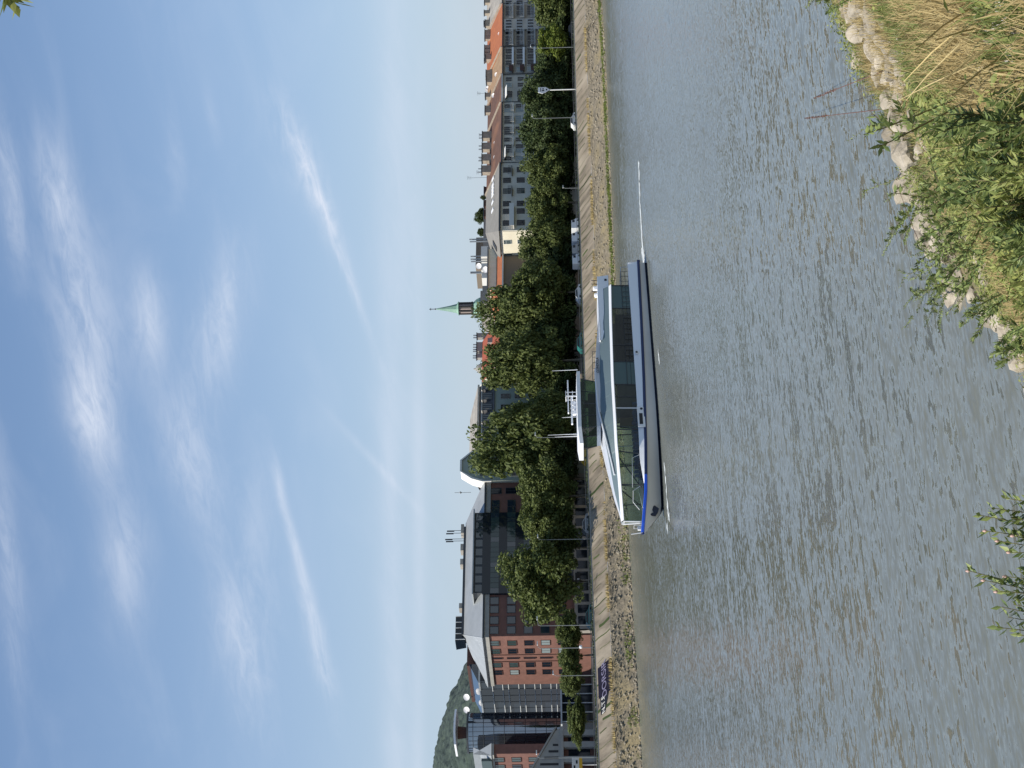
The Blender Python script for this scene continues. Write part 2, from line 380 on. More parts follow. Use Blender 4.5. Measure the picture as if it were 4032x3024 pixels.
print('quay', [(round(a), round(b, 1)) for a, b in _q]); print('slope', [(round(a), round(b, 1)) for a, b in _s], [round(b,1) for a,b in _zs]); print('water', [(round(a), round(b, 1)) for a, b in _w])
xs = [20 + i * .8 for i in range(600)]
b = MB(); rows = []
for X in xs:
    rows.append([(X, Yq(X), ZQ + .02)] + [(X, Yq(X) + (Ys(X) - Yq(X)) * t, ZQ + (Zs(X) - ZQ) * t + .05 * nse(X * .3, t * 3)) for t in (0.02, .25, .5, .75, 1)])
b.grid(rows).build('embankment', M['concrete'], smooth=True)['kind'] = 'structure'
b = MB(); rows = []
for X in xs:
    r_ = [(X, Ys(X) + .02, Zs(X) - .02)]
    for t in [i / 14 for i in range(1, 15)]:
        z = Zs(X) * (1 - t) ** 1.15
        r_.append((X, Ys(X) + (Yw(X) - Ys(X)) * t, z + (.30 * nse(X * .5, t * 9, 3) + .22 * nse(X * 1.7, t * 20, 8)) * min(1, 4 * t) * min(1, .35 + (1 - t) * 4)))
    r_.append((X, Yw(X) - 6, -2.5)); rows.append(r_)
b.grid(rows).build('gravel_beach', M['gravel'], smooth=True)['kind'] = 'structure'
b = MB(); rows = [[(X, Yq(X), ZQ), (X, Yq(X) + 24, ZQ)] for X in xs]; b.grid(rows).build('promenade', M['paving'])['kind'] = 'structure'
b = MB(); b.grid([[(-3000, YQ + 16, ZQ - .06), (5000, YQ + 16, ZQ - .06)], [(-3000, 5000, ZQ - .06), (5000, 5000, ZQ - .06)]]).build('ground', M['asphalt'])['kind'] = 'structure'
b = MB(); b.grid([[(-1500, -300, 0), (3000, -300, 0)], [(-1500, YQ - 4, 0), (3000, YQ - 4, 0)]]).build('river_water', M['water'])['kind'] = 'structure'
# slab joints: weedy cracks running down the slope
b = MB()
for i in range(140):
    X = 60 + i * 2.3 + rnd.uniform(-.4, .4); t0, t1 = rnd.choice([(0, .95), (.05, .6), (.3, .98), (0, .98), (.1, .5)])
    w = rnd.uniform(.04, .12)
    w *= rnd.choice([.6, 1, 1, 2.4])
    P = lambda t, dx: (X + dx + .1 * math.sin(t * 7 + i), Yq(X) + (Ys(X) - Yq(X)) * t, ZQ + (Zs(X) - ZQ) * t + .06)
    b.grid([[P(t, -w), P(t, w)] for t in [t0 + (t1 - t0) * k / 5 for k in range(6)]])
tag(b.build('weeds', M['leafB']), 'dark weeds grown in the joints of the sloping concrete embankment', kind='stuff')
# loose stones by the water's edge of the far bank
def rockmesh(name, seed, m, sub=2, rough=.28, k=1.0):
    import bmesh
    bm = bmesh.new(); bmesh.ops.create_icosphere(bm, subdivisions=sub, radius=1)
    pl = [(Vector((rnd.gauss(0, 1), rnd.gauss(0, 1), rnd.gauss(0, 1))).normalized(), rnd.uniform(.5, .85)) for _ in range(13)]
    for v in bm.verts:
        c = v.co.copy()
        for n, d in pl:
            e = c.dot(n) - d
            if e > 0: c -= n * e
        c += v.co * rough * noise.noise(c * 2.2 + Vector((seed, 0, 0))) * .5 + v.co * .05 * noise.noise(c * 7 + Vector((seed, 3, 0)))
        v.co = Vector((c.x * 1.15 * k, c.y * .95, c.z * .72))
    me = bpy.data.meshes.new(name); bm.to_mesh(me); bm.free(); me.materials.append(m)
    return me
st = [rockmesh('stone', i, M['stone'], 1) for i in range(4)]
b = MB()
for i in range(4200):
    X = rnd.uniform(60, 420); t = rnd.choice([rnd.gauss(.93, .06), rnd.gauss(.35, .2), rnd.uniform(0.05, 1)])
    if not .02 < t < 1.06: continue
    Y = Ys(X) + (Yw(X) - Ys(X)) * t; z = Zs(X) * max(0, 1 - t) ** 1.15; s_ = rnd.uniform(.12, .5) * rnd.uniform(.5, 1); a = rnd.uniform(0, 6.28); me = rnd.choice(st); n = len(b.v)
    for v in me.vertices:
        c = v.co * s_; b.v.append((X + c.x * math.cos(a) - c.y * math.sin(a), Y + c.x * math.sin(a) + c.y * math.cos(a), z + c.z + .08))
    for p in me.polygons: b.f.append(tuple(n + q for q in p.vertices))
tag(b.build('rubble', M['stone']), 'pale stones strewn over the gravel shore below the concrete slope', kind='stuff')
# grass tufts on the far shore
b = MB()
def tuft(X, Y, z, h, n, sp):
    for _ in range(n):
        a = rnd.uniform(0, 6.28); w = rnd.uniform(.05, .12); dx, dy = math.cos(a), math.sin(a); q = rnd.uniform(0, sp)
        p = Vector((X + rnd.uniform(-sp, sp), Y + rnd.uniform(-sp, sp), z)); hh = h * rnd.uniform(.5, 1.1)
        b.poly([p + Vector((-dy * w, dx * w, 0)), p + Vector((dy * w, -dx * w, 0)), p + Vector((dx * hh * .4, dy * hh * .4, hh))])
for i in range(900):
    X = rnd.uniform(165, 285); t = rnd.gauss(.86, .04); tuft(X, Ys(X) + (Yw(X) - Ys(X)) * t, Zs(X) * max(0, 1 - t) ** 1.15, .5, 9, .5)
for i in range(300):
    X = rnd.uniform(80, 160); t = rnd.gauss(.75, .14); 
    if nse(X * .12, 5) > -.05: tuft(X, Ys(X) + (Yw(X) - Ys(X)) * t, Zs(X) * max(0, 1 - t) ** 1.15, .55, 8, .5)
tag(b.build('shore_grass', M['algae']), 'bright green grass strip along the water line of the far bank', kind='stuff')
b = MB()
for i in range(800):
    X = rnd.uniform(75, 330); t = abs(rnd.gauss(0, .12))
    if nse(X * .09, 15) > -.12: tuft(X, Ys(X) + (Yw(X) - Ys(X)) * max(0.01, t), Zs(X), .7, 8, .6)
tag(b.build('dry_weeds', M['straw']), 'dry yellowed weeds at the foot of the concrete slope', kind='stuff')
# railing on the quay edge
for k in range(3):
    x0, x1 = (70 + k * 95, 165 + k * 95); rt = thing('quay_railing', ((x0 + x1) / 2, Yq((x0 + x1) / 2) + .4, ZQ), ['grey pipe railing on the quay in front of the red brick office', 'grey pipe railing on the quay behind the boat', 'grey pipe railing on the quay before the row of old houses'][k], 'railing', 'lengths of quay railing')
    px = [x0 + i * (x1 - x0) / 30 for i in range(31)]
    for zz in (.42, .78): MB().tube([(X, Yq(X) + .4, ZQ + zz) for X in px[::3] + [x1]], .055, 6).build('handrail' if zz > .5 else 'lower_rail', M['rail'], rt)
    post = MB().tube([(0, 0, 0), (0, 0, .85)], .06, 6).mesh('post', M['rail'])
    for X in px[:-1]: inst('post', post, rt, Vector((X, Yq(X) + .4, ZQ)) - rt.location)
    MB().grid([[(X, Yq(X) + .12, ZQ), (X, Yq(X) + .12, ZQ + .22), (X, Yq(X) + .5, ZQ + .22), (X, Yq(X) + .5, ZQ)] for X in px]).build('kerb_stone', M['stonegrey'], rt)
# verge hedge
b = MB()
for i in range(7000):
    X = rnd.uniform(70, 175) if i < 5000 else rnd.uniform(175, 330); p = Vector((X, Yq(X) + 1.6 + rnd.uniform(-.4, .4), ZQ + rnd.uniform(0, .75) * (.6 + .4 * nse(X * .3, 1))))
    u = Vector((rnd.gauss(0, 1), rnd.gauss(0, 1), rnd.gauss(0, 1))).normalized() * .16; v = u.cross(Vector((rnd.gauss(0, 1), rnd.gauss(0, 1), rnd.gauss(0, 1)))).normalized() * .1
    b.poly([p - u, p - v, p + u, p + v])
tag(b.build('verge_hedge', M['hedge']), 'low green hedge growing behind the quay railing', 'hedge')

# ------------------------------------------------------------------ far hill
b = MB(); rows = []
hs_ = [(2300, 2010), (2500, 1915), (2598, 1862), (2640, 1840), (2700, 1815), (2760, 1785), (2810, 1772), (2860, 1757), (2900, 1747), (2960, 1736), (3024, 1731), (3300, 1722), (3700, 1760), (4300, 1900)]
for i in range(520):
    y = 2300 + i * 2000 / 519; p = onY(lerp(hs_, y), y, 1500); col = []
    for k in range(60):
        t = k / 59; zz = ZQ + (p.z - 4 - ZQ) * math.cos(t * math.pi / 2) ** .9; X, Y = p.x * (1 - .45 * t), 1500 - 700 * t
        q = 3.2 * abs(nse(X * .07, Y * .07, 1)) + 5 * abs(nse(X * .035, Y * .03, 5)) + 1.6 * nse(X * .2, Y * .2, 9)
        col.append((X, Y, zz + q * (1 if k < 58 else 0)))
    rows.append([(p.x, 1900, ZQ)] + col)
b.grid(rows).build('wooded_hill', M['hill'])['kind'] = 'structure'

# ------------------------------------------------------------------ building helpers
_wc = {}
def window(root, pos, w, h, face, fm, gm, cross=1, arch=False):
    key = (round(w, 2), round(h, 2), face, fm.name, gm.name, cross)
    if key not in _wc:
        def B(mb, u0, u1, z0, z1, d0, d1):
            if face == 'Y': mb.box(u0, u1, -d1, -d0, z0, z1)
            else: mb.box(-d1, -d0, u0, u1, z0, z1)
        t = .09; f = MB()
        B(f, -w / 2 - t, -w / 2, -h / 2 - t, h / 2 + t, 0, .10); B(f, w / 2, w / 2 + t, -h / 2 - t, h / 2 + t, 0, .10)
        B(f, -w / 2, w / 2, h / 2, h / 2 + t, 0, .10); B(f, -w / 2, w / 2, -h / 2 - t, -h / 2, 0, .16)
        if cross >= 1: B(f, -.035, .035, -h / 2, h / 2, 0, .07)
        if cross >= 2: B(f, -w / 2, -.035, h * .15, h * .15 + .07, 0, .07); B(f, .035, w / 2, h * .15, h * .15 + .07, 0, .07)
        g = MB(); B(g, -w / 2, w / 2, -h / 2, h / 2, .01, .03)
        _wc[key] = (f.mesh('window', fm), g.mesh('pane', gm))
    a, c = _wc[key]
    o = inst('window', a, root, Vector(pos) - wl(root)); inst('pane', c, o); return o
def XY(y, Y, x=2100): return onY(x, y, Y).x
def dish(parent, p, r):
    d = Vector((-.55, -.75, .35)).normalized(); a = d.cross(Vector((0, 0, 1))).normalized(); c = d.cross(a)
    b = MB(); rows = []
    for q in range(5):
        rr = r * q / 4; rows.append([Vector(p) + (a * math.cos(t) + c * math.sin(t)) * rr + d * (.25 * r * (q / 4) ** 2) for t in [2 * math.pi * j / 14 for j in range(14)]])
    b.grid(rows, True); b.tube([p, Vector(p) + d * r * .9], .02, 4); b.tube([Vector(p), Vector(p) - d * .1 + Vector((0, 0, -r * 1.2))], .04, 5)
    return b.build('satellite_dish', M['dish'], parent)
def aerial(parent, p, h, n=4):
    b = MB(); p = Vector(p); b.tube([p, p + Vector((0, 0, h))], .035, 5)
    for i in range(n): z = h * (1 - .09 * i); b.tube([p + Vector((-.55 + .06 * i, .2, z)), p + Vector((.55 - .06 * i, -.2, z))], .02, 4)
    b.tube([p + Vector((0, 0, h * .95)), p + Vector((-.2, -.9, h * .95))], .02, 4)
    return b.build('aerial', M['metaldark'], parent)
def chimney(parent, p, w, d, h, m=None, pots=0):
    b = MB(); b.box(p[0] - w / 2, p[0] + w / 2, p[1] - d / 2, p[1] + d / 2, p[2] - 2.2, p[2] + h); o = b.build('chimney', m or M['chimney'], parent)
    MB().box(p[0] - w / 2 - .12, p[0] + w / 2 + .12, p[1] - d / 2 - .12, p[1] + d / 2 + .12, p[2] + h, p[2] + h + .22).build('chimney_cap', M['metaldark'], parent if parent.parent is None else o)
    for i in range(pots):
        MB().tube([(p[0] - w / 2 + w * (i + .5) / pots, p[1], p[2] + h + .22), (p[0] - w / 2 + w * (i + .5) / pots, p[1], p[2] + h + 1.0)], .16, 8).build('flue_pot', M['pipe'], o)
    return o
def balcony(root, X0, X1, Y, z, m, d=1.1, h=1.0, bars=False):
    b = MB(); b.box(X0, X1, Y - d, Y - .01, z - .16, z)
    if bars:
        b.box(X0, X1, Y - d, Y - d + .05, z + h - .06, z + h)
        n = max(3, int((X1 - X0) / .35))
        for i in range(n + 1): xx = X0 + (X1 - X0 - .05) * i / n; b.box(xx, xx + .05, Y - d, Y - d + .05, z, z + h - .06)
    else: b.box(X0, X1, Y - d, Y - d + .06, z, z + h)
    return b.build('balcony', m, root)
def row_house(y0, y1, xe, xr, wm, rm, label, depth=22, fw=True, zfix=None, gut=None):
    X0, X1 = XY(y1, YF), XY(y0, YF); ym = (y0 + y1) / 2
    ze = onY(xe, ym, YF).z; yr = YF + depth / 2; zr = onY(xr, ym + 60, yr).z
    rt = thing('apartment_house', ((X0 + X1) / 2, YF, ZQ), label, 'house', 'row of old riverside houses')
    MB().box(X0, X1, YF, YF + depth, ZQ, ze - .15).build('wall', wm, rt)
    rf = MB().prism([(X0, YF - .6, ze - .15), (X0, YF - .6, ze + .1), (X0, yr, zr), (X0, YF + depth + .6, ze + .1), (X0, YF + depth + .6, ze - .15)], (X1 - X0, 0, 0)).build('roof', rm, rt)
    MB().box(X0, X1, YF - .75, YF - .61, ze - .25, ze + .08).build('gutter', gut or M['metaldark'], rt)
    MB().tube([(X0 + .5, YF - .12, ZQ), (X0 + .5, YF - .12, ze - .2)], .09, 6).build('downpipe', M['metaldark'], rt)
    if fw:
        MB().prism([(X0 - .02, YF - .55, ze + .1), (X0 - .02, YF - .55, ze + .5), (X0 - .02, yr, zr + .4), (X0 - .02, YF + depth, ze + .5), (X0 - .02, YF + depth, ze + .1), (X0 - .02, yr, zr + .02)], (.28, 0, 0)).build('party_wall', M['chimney'], rf)
    return rt, rf, X0, X1, ze, yr, zr
def rz(x, y): return onY(x, y, YF).z

# houses from the far right
rt, rf, X0, X1, ze, yr, zr = row_house(-260, 16, 1979, 1919, M['w_grey'], M['r_pale'], 'grey house with weathered pale roof at the far right end of the row')
for y in (-150, -90, -40, 8):
    for x in (2003, 2046, 2089, 2132, 2175): window(rt, (XY(y, YF), YF, rz(x, 8)), 1.6, 1.7, 'Y', M['steel'], M['glassdark'])
for i in range(5): chimney(rf, (X0 + 3 + i * 4.5, yr - 2, zr - .6), 1.4, .9, 1.1)

rt, rf, X0, X1, ze, yr, zr = row_house(16, 187, 1979, 1919, M['w_dark'], M['r_orange'], 'dark grey balconied house under a bright orange tiled roof')
for x in (2003, 2046, 2089, 2132, 2175):
    z = rz(x, 100)
    for y in (32, 50, 124, 150, 172): window(rt, (XY(y, YF), YF, z), 1.9, 1.7, 'Y', M['w_dark'], M['glassdark'])
    for y in (80, 92, 104, 116): window(rt, (XY(y, YF - .5), YF - .5, z), .75, 1.55, 'Y', M['steel'], M['glassdark'], 0)
    balcony(rt, XY(76, YF), XY(18, YF), YF, z - 1.1, M['steel'], 1.0, 1.0, True)
    balcony(rt, XY(184, YF), XY(120, YF), YF, z - 1.1, M['steel'], 1.0, 1.0, True)
MB().box(XY(119, YF), XY(77, YF), YF - .5, YF - .01, ZQ, ze - .4).build('bay', M['w_grey'], rt)
for i, y in enumerate((20, 34, 60, 72, 85, 120, 135, 150, 172)): chimney(rf, (XY(y + 62, yr - 2), yr - 2, zr - .5), 1.2, .8, 1.0)
dish(rf, (XY(130, YF + 2), YF + 2, onY(1968, 127, YF + 2).z), .55); chimney(rf, (XY(225, yr - 3), yr - 3, zr - .8), 1.8, 1.0, .9)

rt, rf, X0, X1, ze, yr, zr = row_house(187, 295, 1979, 1921, M['w_dark'], M['r_tan'], 'dark house with tan tiled roof and stacked enclosed balconies')
for x in (2003, 2046, 2089, 2132, 2175):
    z = rz(x, 240)
    for y, gm in ((200, 'glassdark'), (222, 'glassdark'), (245, 'glassdark'), (272, 'blind')): window(rt, (XY(y, YF), YF, z), 1.8, 1.7, 'Y', M['w_grey'], M[gm])
    balcony(rt, XY(285, YF), XY(262, YF), YF, z - 1.0, M['brownbox'], .8, .9)
    balcony(rt, XY(260, YF), XY(195, YF), YF, z - 1.2, M['white'], 1.0, .35)
chimney(rf, (XY(290, yr - 3), yr - 3, zr - 1.2), 2.6, 1.2, 1.4); chimney(rf, (XY(314, yr - 3), yr - 3, zr - 1.2), 2.2, 1.2, 1.3)
dish(rf, (XY(290, YF + 4), YF + 4, onY(1956, 290, YF + 4).z), .62)

rt, rf, X0, X1, ze, yr, zr = row_house(295, 405, 1976, 1921, M['w_grey'], M['r_brown'], 'plain grey house with dark brown roof and white sun awning', gut=M['offwhite'])
for x, k in ((2003, 0), (2050, 1), (2095, 0), (2140, 0), (2185, 0)):
    z = rz(x, 350)
    for y in (310, 333, 390): window(rt, (XY(y, YF), YF, z), 1.5, 1.6, 'Y', M['w_lgrey'], M[rnd.choice(['glassdark', 'blind'])])
    window(rt, (XY(370, YF), YF, z), 2.2, 1.6, 'Y', M['metaldark'], M['glassdark'])
MB().prism([(XY(391, YF), YF - .02, rz(1988, 372)), (XY(391, YF), YF - 1.9, rz(1998, 372)), (XY(391, YF), YF - 1.9, rz(1996, 372)), (XY(391, YF), YF - .02, rz(1985, 372))], (XY(351, YF) - XY(391, YF), 0, 0)).build('awning', M['awning'], rt)
for y, w in ((374, 1.6), (430, 2.6)): chimney(rf, (XY(y, yr - 2), yr - 2, zr - .8), w, 1.1, 1.3)
dish(rf, (XY(372, YF + 6), YF + 6, onY(1944, 372, YF + 6).z), .6); dish(rf, (XY(347, yr), yr, onY(1922, 347, yr).z), .8); aerial(rf, (XY(362, yr), yr, zr), 2.9)

rt, rf, X0, X1, ze, yr, zr = row_house(405, 644, 1975, 1918, M['w_lgrey'], M['r_brown'], 'long grey house with rust brown roof, four broad chimneys and small balconies')
for x in (2000, 2045, 2090, 2135, 2180):
    z = rz(x, 520)
    for y in (416, 432, 462, 478, 505, 521, 548, 575, 592, 622): window(rt, (XY(y, YF), YF, z), 1.35, 1.9, 'Y', M['w_grey'], M[rnd.choice(['glassdark', 'glassdark', 'blind'])])
    for y in (425, 470, 513, 560, 607): balcony(rt, XY(y + 17, YF), XY(y - 13, YF), YF, z - 1.35, M['offwhite'] if x < 2060 else M['w_grey'], 1.0, .8, True)
MB().prism([(XY(625, YF), YF - .02, rz(1986, 606)), (XY(625, YF), YF - 1.7, rz(1993, 606)), (XY(625, YF), YF - 1.7, rz(1991, 606)), (XY(625, YF), YF - .02, rz(1983, 606))], (XY(590, YF) - XY(625, YF), 0, 0)).build('awning', M['awning'], rt)
for y in (532, 576, 621, 666): chimney(rf, (XY(y, yr - 3), yr - 3, zr - 1.0), 2.4, 1.2, 2.0, pots=2)
dish(rf, (XY(559, YF + 5), YF + 5, onY(1953, 559, YF + 5).z), .6); dish(rf, (XY(616, YF + 5), YF + 5, onY(1953, 616, YF + 5).z), .68)
for y, h in ((527, 2.2), (620, 1.9), (673, 2.6), (694, 5.0)): aerial(rf, (XY(y, yr), yr, zr), h, 3)

# grey-roofed corner house (hip end lit from the left)
XC0, XC1 = XY(905, YF), XY(644, YF); D6 = 22
ze = rz(1966, 760); yr = YF + 11; zr = onY(1913, 850, yr).z
rt = thing('apartment_house', ((XC0 + XC1) / 2, YF, ZQ), 'pale grey corner house with slate roof, skylights and cream side wall in the sun', 'house', 'row of old riverside houses')
MB().box(XC0, XC1, YF, YF + D6, ZQ, ze).build('wall', M['w_lgrey'], rt)
MB().box(XC0 - .12, XC0 - .004, YF + .3, YF + D6, ZQ, ze - .9).build('side_wall', M['w_cream'], rt)
rh = XC0 + 9
b = MB(); b.poly([(XC0 - .6, YF - .6, ze), (XC1, YF - .6, ze), (XC1, yr, zr), (rh, yr, zr)]); b.poly([(XC0 - .6, YF - .6, ze), (rh, yr, zr), (XC0 - .6, YF + D6 + .6, ze)]); b.poly([(XC1, YF + D6 + .6, ze), (XC0 - .6, YF + D6 + .6, ze), (rh, yr, zr), (XC1, yr, zr)])
b.poly([(XC1, YF - .6, ze), (XC1, YF + D6 + .6, ze), (XC1, yr, zr)]); rf = b.build('roof', M['r_grey'], rt)
MB().box(XC0 - .7, XC1, YF - .75, YF - .61, ze - .4, ze + .05).build('gutter', M['metaldark'], rt)
sl = (zr - ze) / (yr - YF + .6)
def skylight(y, t, w=.8):
    p = Vector((0, YF - .6 + t * (yr - YF + .6), ze + t * (zr - ze))); X = XY(y, p.y, 1945); L2 = .8
    b = MB(); b.prism([(X - w / 2, p.y - L2, p.z - L2 * sl + .08), (X + w / 2, p.y - L2, p.z - L2 * sl + .08), (X + w / 2, p.y + L2, p.z + L2 * sl + .08), (X - w / 2, p.y + L2, p.z + L2 * sl + .08)], (0, -.05, .12)); b.build('skylight', M['white'], rf)
for y in (704, 728, 742, 756, 768, 796, 828): skylight(y, .45)
hsl = (zr - ze) / (rh - XC0 + .6)
for yy in (YF + 8.5, YF + 12.5):
    X = XC0 + 2.6; z = ze + (X - XC0 + .6) * hsl; b = MB(); b.prism([(X - 1.1, yy - .9, z - 1.1 * hsl + .06), (X - 1.1, yy + .9, z - 1.1 * hsl + .06), (X + 1.1, yy + .9, z + 1.1 * hsl + .06), (X + 1.1, yy - .9, z + 1.1 * hsl + .06)], (-.06, 0, .12)); b.build('skylight', M['metaldark'], rf)
for x in (1996, 2050, 2105, 2160, 2215):
    z = rz(x, 760)
    for y in (667, 708, 750, 800, 830, 876): window(rt, (XY(y, YF), YF, z), 1.5, 1.75, 'Y', M['metaldark'], M['glassgreen'] if y == 750 else M['glassdark'], 2)
    for i, y in enumerate((YF + 4, YF + 9, YF + 14)): window(rt, (XC0 - .12, y, z), 1.3, 1.75, 'X', M['steel'], M['glassgreen'], 2)
for y in (676, 756): balcony(rt, XY(y + 16, YF), XY(y - 16, YF), YF, rz(2010, y) - .3, M['metaldark'], 1.0, .9, True)
balcony(rt, XY(900, YF), XY(812, YF), YF, rz(2022, 850), M['offwhite'], 1.4, 1.0)
for y, h in ((738, 1.2), (790, .8), (830, .8)): chimney(rf, (XY(y + 10, yr + 1), yr + 1, zr - .4), 2.2, 1, .9, M['brownbox'])

# cream house with arched window and orange hip roof, further in
X0, X1 = XC0 - 16, XC0 - 4; YB = YF + 9
X0 = XY(1165, YB, 1950); X1 = XY(990, YB, 1950)
zc, zt = onY(1978, 1060, YB).z, onY(1921, 1060, YB).z
rt = thing('apartment_house', ((X0 + X1) / 2, YB, ZQ), 'cream house with flat attic storey and orange lean-to roof behind the tall trees', 'house', 'row of old riverside houses')
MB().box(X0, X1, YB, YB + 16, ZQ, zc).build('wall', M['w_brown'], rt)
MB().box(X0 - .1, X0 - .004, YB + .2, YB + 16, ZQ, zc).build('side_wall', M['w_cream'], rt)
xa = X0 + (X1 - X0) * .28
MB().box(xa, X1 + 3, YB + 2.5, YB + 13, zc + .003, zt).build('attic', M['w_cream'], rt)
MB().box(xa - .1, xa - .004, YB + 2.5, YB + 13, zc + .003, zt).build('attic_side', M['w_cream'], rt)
rf = MB().prism([(X0 - .5, YB - .5, zc), (X0 - .5, YB + 2.5, zc + 1.6), (X0 - .5, YB + 2.5, zc)], (X1 - X0 + .5, 0, 0)).build('roof', M['r_orange'], rt)
MB().poly([(X0 - .5, YB - .5, zc + .02), (xa - .1, YB + 2.4, zt - .6), (xa - .1, YB + 13, zt - .6), (X0 - .5, YB + 16, zc + .02)]).build('hip_slope', M['r_orange'], rf)
MB().box(X0 - .6, X1, YB - .7, YB - .51, zc - .3, zc + .05).build('gutter', M['offwhite'], rt)
for yy in (YB + 4, YB + 8): window(rt, (xa - .1, yy, (zc + zt) / 2 + .2), 1.3, 1.5, 'X', M['stonegrey'], M['glassdark'])
for x in (2010, 2065): window(rt, (X0 - .1, YB + 5, onY(x, 1060, YB).z), 1.4, 2.2, 'X', M['steel'], M['glassgreen'], 2)
MB().box(xa - .4, X1 + 3.3, YB + 2.1, YB + 13.3, zt + .003, zt + .35).build('attic_roof', M['r_grey'], rt)
# roof-top plant room with flues
for y, x0, x1, w in ((1000, 1895, 1914, 34), (1060, 1896, 1914, 22), (1095, 1898, 1914, 16)):
    p = onY(x1, y, YB + 6); q = onY(x0, y, YB + 6); MB().box(p.x - w / 20, p.x + w / 20, YB + 5, YB + 8, zt + .36, max(q.z, zt + 1)).build('plant_room', M['offwhite'], rt)
for y, x in ((943, 1848), (952, 1850), (1010, 1853), (1021, 1853), (1030, 1855), (1072, 1852), (1076, 1852)):
    p = onY(x, y, YB + 6); MB().tube([(p.x, p.y, zt), p], .18, 8).build('flue_pot', M['pipe'], rt)
dish(rt, onY(1886, 1048, YB + 4), .75); dish(rt, onY(1912, 1062, YB + 4), .8)

# grey roof slab house behind, with roof terrace trees
rt = thing('apartment_house', (XY(960, YF + 24), YF + 24, ZQ), 'dark flat roofed block with roof garden rising behind the slate roof', 'house')
Yb = YF + 26; X0, X1 = XY(1195, Yb, 1900), XY(800, Yb, 1900)
MB().box(X0, X1, Yb, Yb + 12, ZQ, onY(1902, 1000, Yb).z).build('wall', M['w_dark'], rt)
MB().box(XY(1040, Yb, 1890), XY(930, Yb, 1890), Yb + .5, Yb + 10, onY(1902, 1000, Yb).z - .5, onY(1874, 960, Yb).z).build('penthouse', M['w_brown'], rt)
MB().box(XY(1190, Yb, 1890), XY(1140, Yb, 1890), Yb + .5, Yb + 10, onY(1902, 1000, Yb).z - .5, onY(1891, 1165, Yb).z).build('stair_tower', M['r_grey'], rt)

# church spire
p0 = onY(1895, 1213, YF + 70); sc = 70
def cz(x): return onY(x, 1213, YF + 70).z
mpx = (onY(1900, 1213, YF + 70) - onY(1900, 1214, YF + 70)).length
rt = thing('church_tower', (p0.x, p0.y, ZQ), 'slim church tower with verdigris copper spire and open lantern', 'church tower')
def octo(prof, name, m, parent): return MB().lathe((p0.x, p0.y, 0), prof, 8).build(name, m, parent)
octo([(32 * mpx, ZQ), (32 * mpx, cz(1900))], 'tower_shaft', M['w_cream'], rt)
octo([(34 * mpx, cz(1900)), (32 * mpx, cz(1888)), (27 * mpx, cz(1876)), (19 * mpx, cz(1866)), (19 * mpx, cz(1862))], 'dome', M['copper'], rt)
ln = octo([(17 * mpx, cz(1862)), (17 * mpx, cz(1808))], 'lantern', M['pinkstone'], rt)
for i in range(8):
    a = math.pi / 8 + i * math.pi / 4; r_ = 17.2 * mpx; MB().tube([(p0.x + r_ * math.cos(a), p0.y + r_ * math.sin(a), cz(1864)), (p0.x + r_ * math.cos(a), p0.y + r_ * math.sin(a), cz(1808))], 3.2 * mpx, 6).build('column', M['darkstone'], ln)
octo([(20 * mpx, cz(1864)), (21 * mpx, cz(1861)), (20 * mpx, cz(1856))], 'lantern_cornice', M['darkstone'], rt)
octo([(21 * mpx, cz(1808)), (22 * mpx, cz(1806)), (14.5 * mpx, cz(1799)), (9 * mpx, cz(1770)), (.8 * mpx, cz(1712)), (0.01, cz(1711))], 'spire', M['copper'], rt)
MB().tube([(p0.x, p0.y, cz(1716)), (p0.x, p0.y, cz(1690))], 1.1 * mpx, 6).lathe((p0.x, p0.y, cz(1714)), [(.01, -3 * mpx), (3 * mpx, 0), (.01, 3 * mpx)], 8).box(p0.x - 4 * mpx, p0.x + 4 * mpx, p0.y - .1, p0.y + .1, cz(1697), cz(1695)).build('cross', M['darkstone'], rt)

# red roof with chimneys, between the trees
Yb = YF + 12; X0, X1 = XY(1428, Yb, 1920), XY(1255, Yb, 1920)
rt = thing('apartment_house', ((X0 + X1) / 2, Yb, ZQ), 'house with plain red tiled roof and four tall grey chimney stacks among the trees', 'house')
ze = onY(1968, 1340, Yb).z; zr = onY(1899, 1370, Yb + 9).z
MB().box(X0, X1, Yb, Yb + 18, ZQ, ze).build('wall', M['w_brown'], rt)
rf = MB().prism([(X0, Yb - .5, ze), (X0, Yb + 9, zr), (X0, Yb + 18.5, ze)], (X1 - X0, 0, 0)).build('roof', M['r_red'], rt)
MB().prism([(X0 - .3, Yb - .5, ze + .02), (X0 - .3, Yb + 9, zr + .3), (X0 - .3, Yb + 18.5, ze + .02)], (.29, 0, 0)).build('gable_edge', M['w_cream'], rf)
for y, w in ((1325, 1.4), (1362, 1.6), (1380, 1.2), (1405, 1.3)): chimney(rf, (XY(y, Yb + 9.5, 1880), Yb + 9.5, zr), w, 1, 1.3, M['stonegrey'], pots=2)
for y in (1275, 1345): skylight_p = Vector((XY(y, Yb + 4, 1930), Yb + 4, ze + (zr - ze) * .47)); MB().prism([(skylight_p.x - .7, skylight_p.y - .6, skylight_p.z - .3), (skylight_p.x + .7, skylight_p.y - .6, skylight_p.z - .3), (skylight_p.x + .7, skylight_p.y - .6, skylight_p.z + .9), (skylight_p.x - .7, skylight_p.y - .6, skylight_p.z + .9)], (0, 1.2, 0)).build('dormer', M['w_dark'], rf)
for x in (1990, 2050, 2110, 2170):
    for y in (1290, 1330, 1370, 1410): window(rt, (XY(y, Yb), Yb, onY(x, y, Yb).z), 1.3, 1.8, 'Y', M['steel'], M['glassdark'])
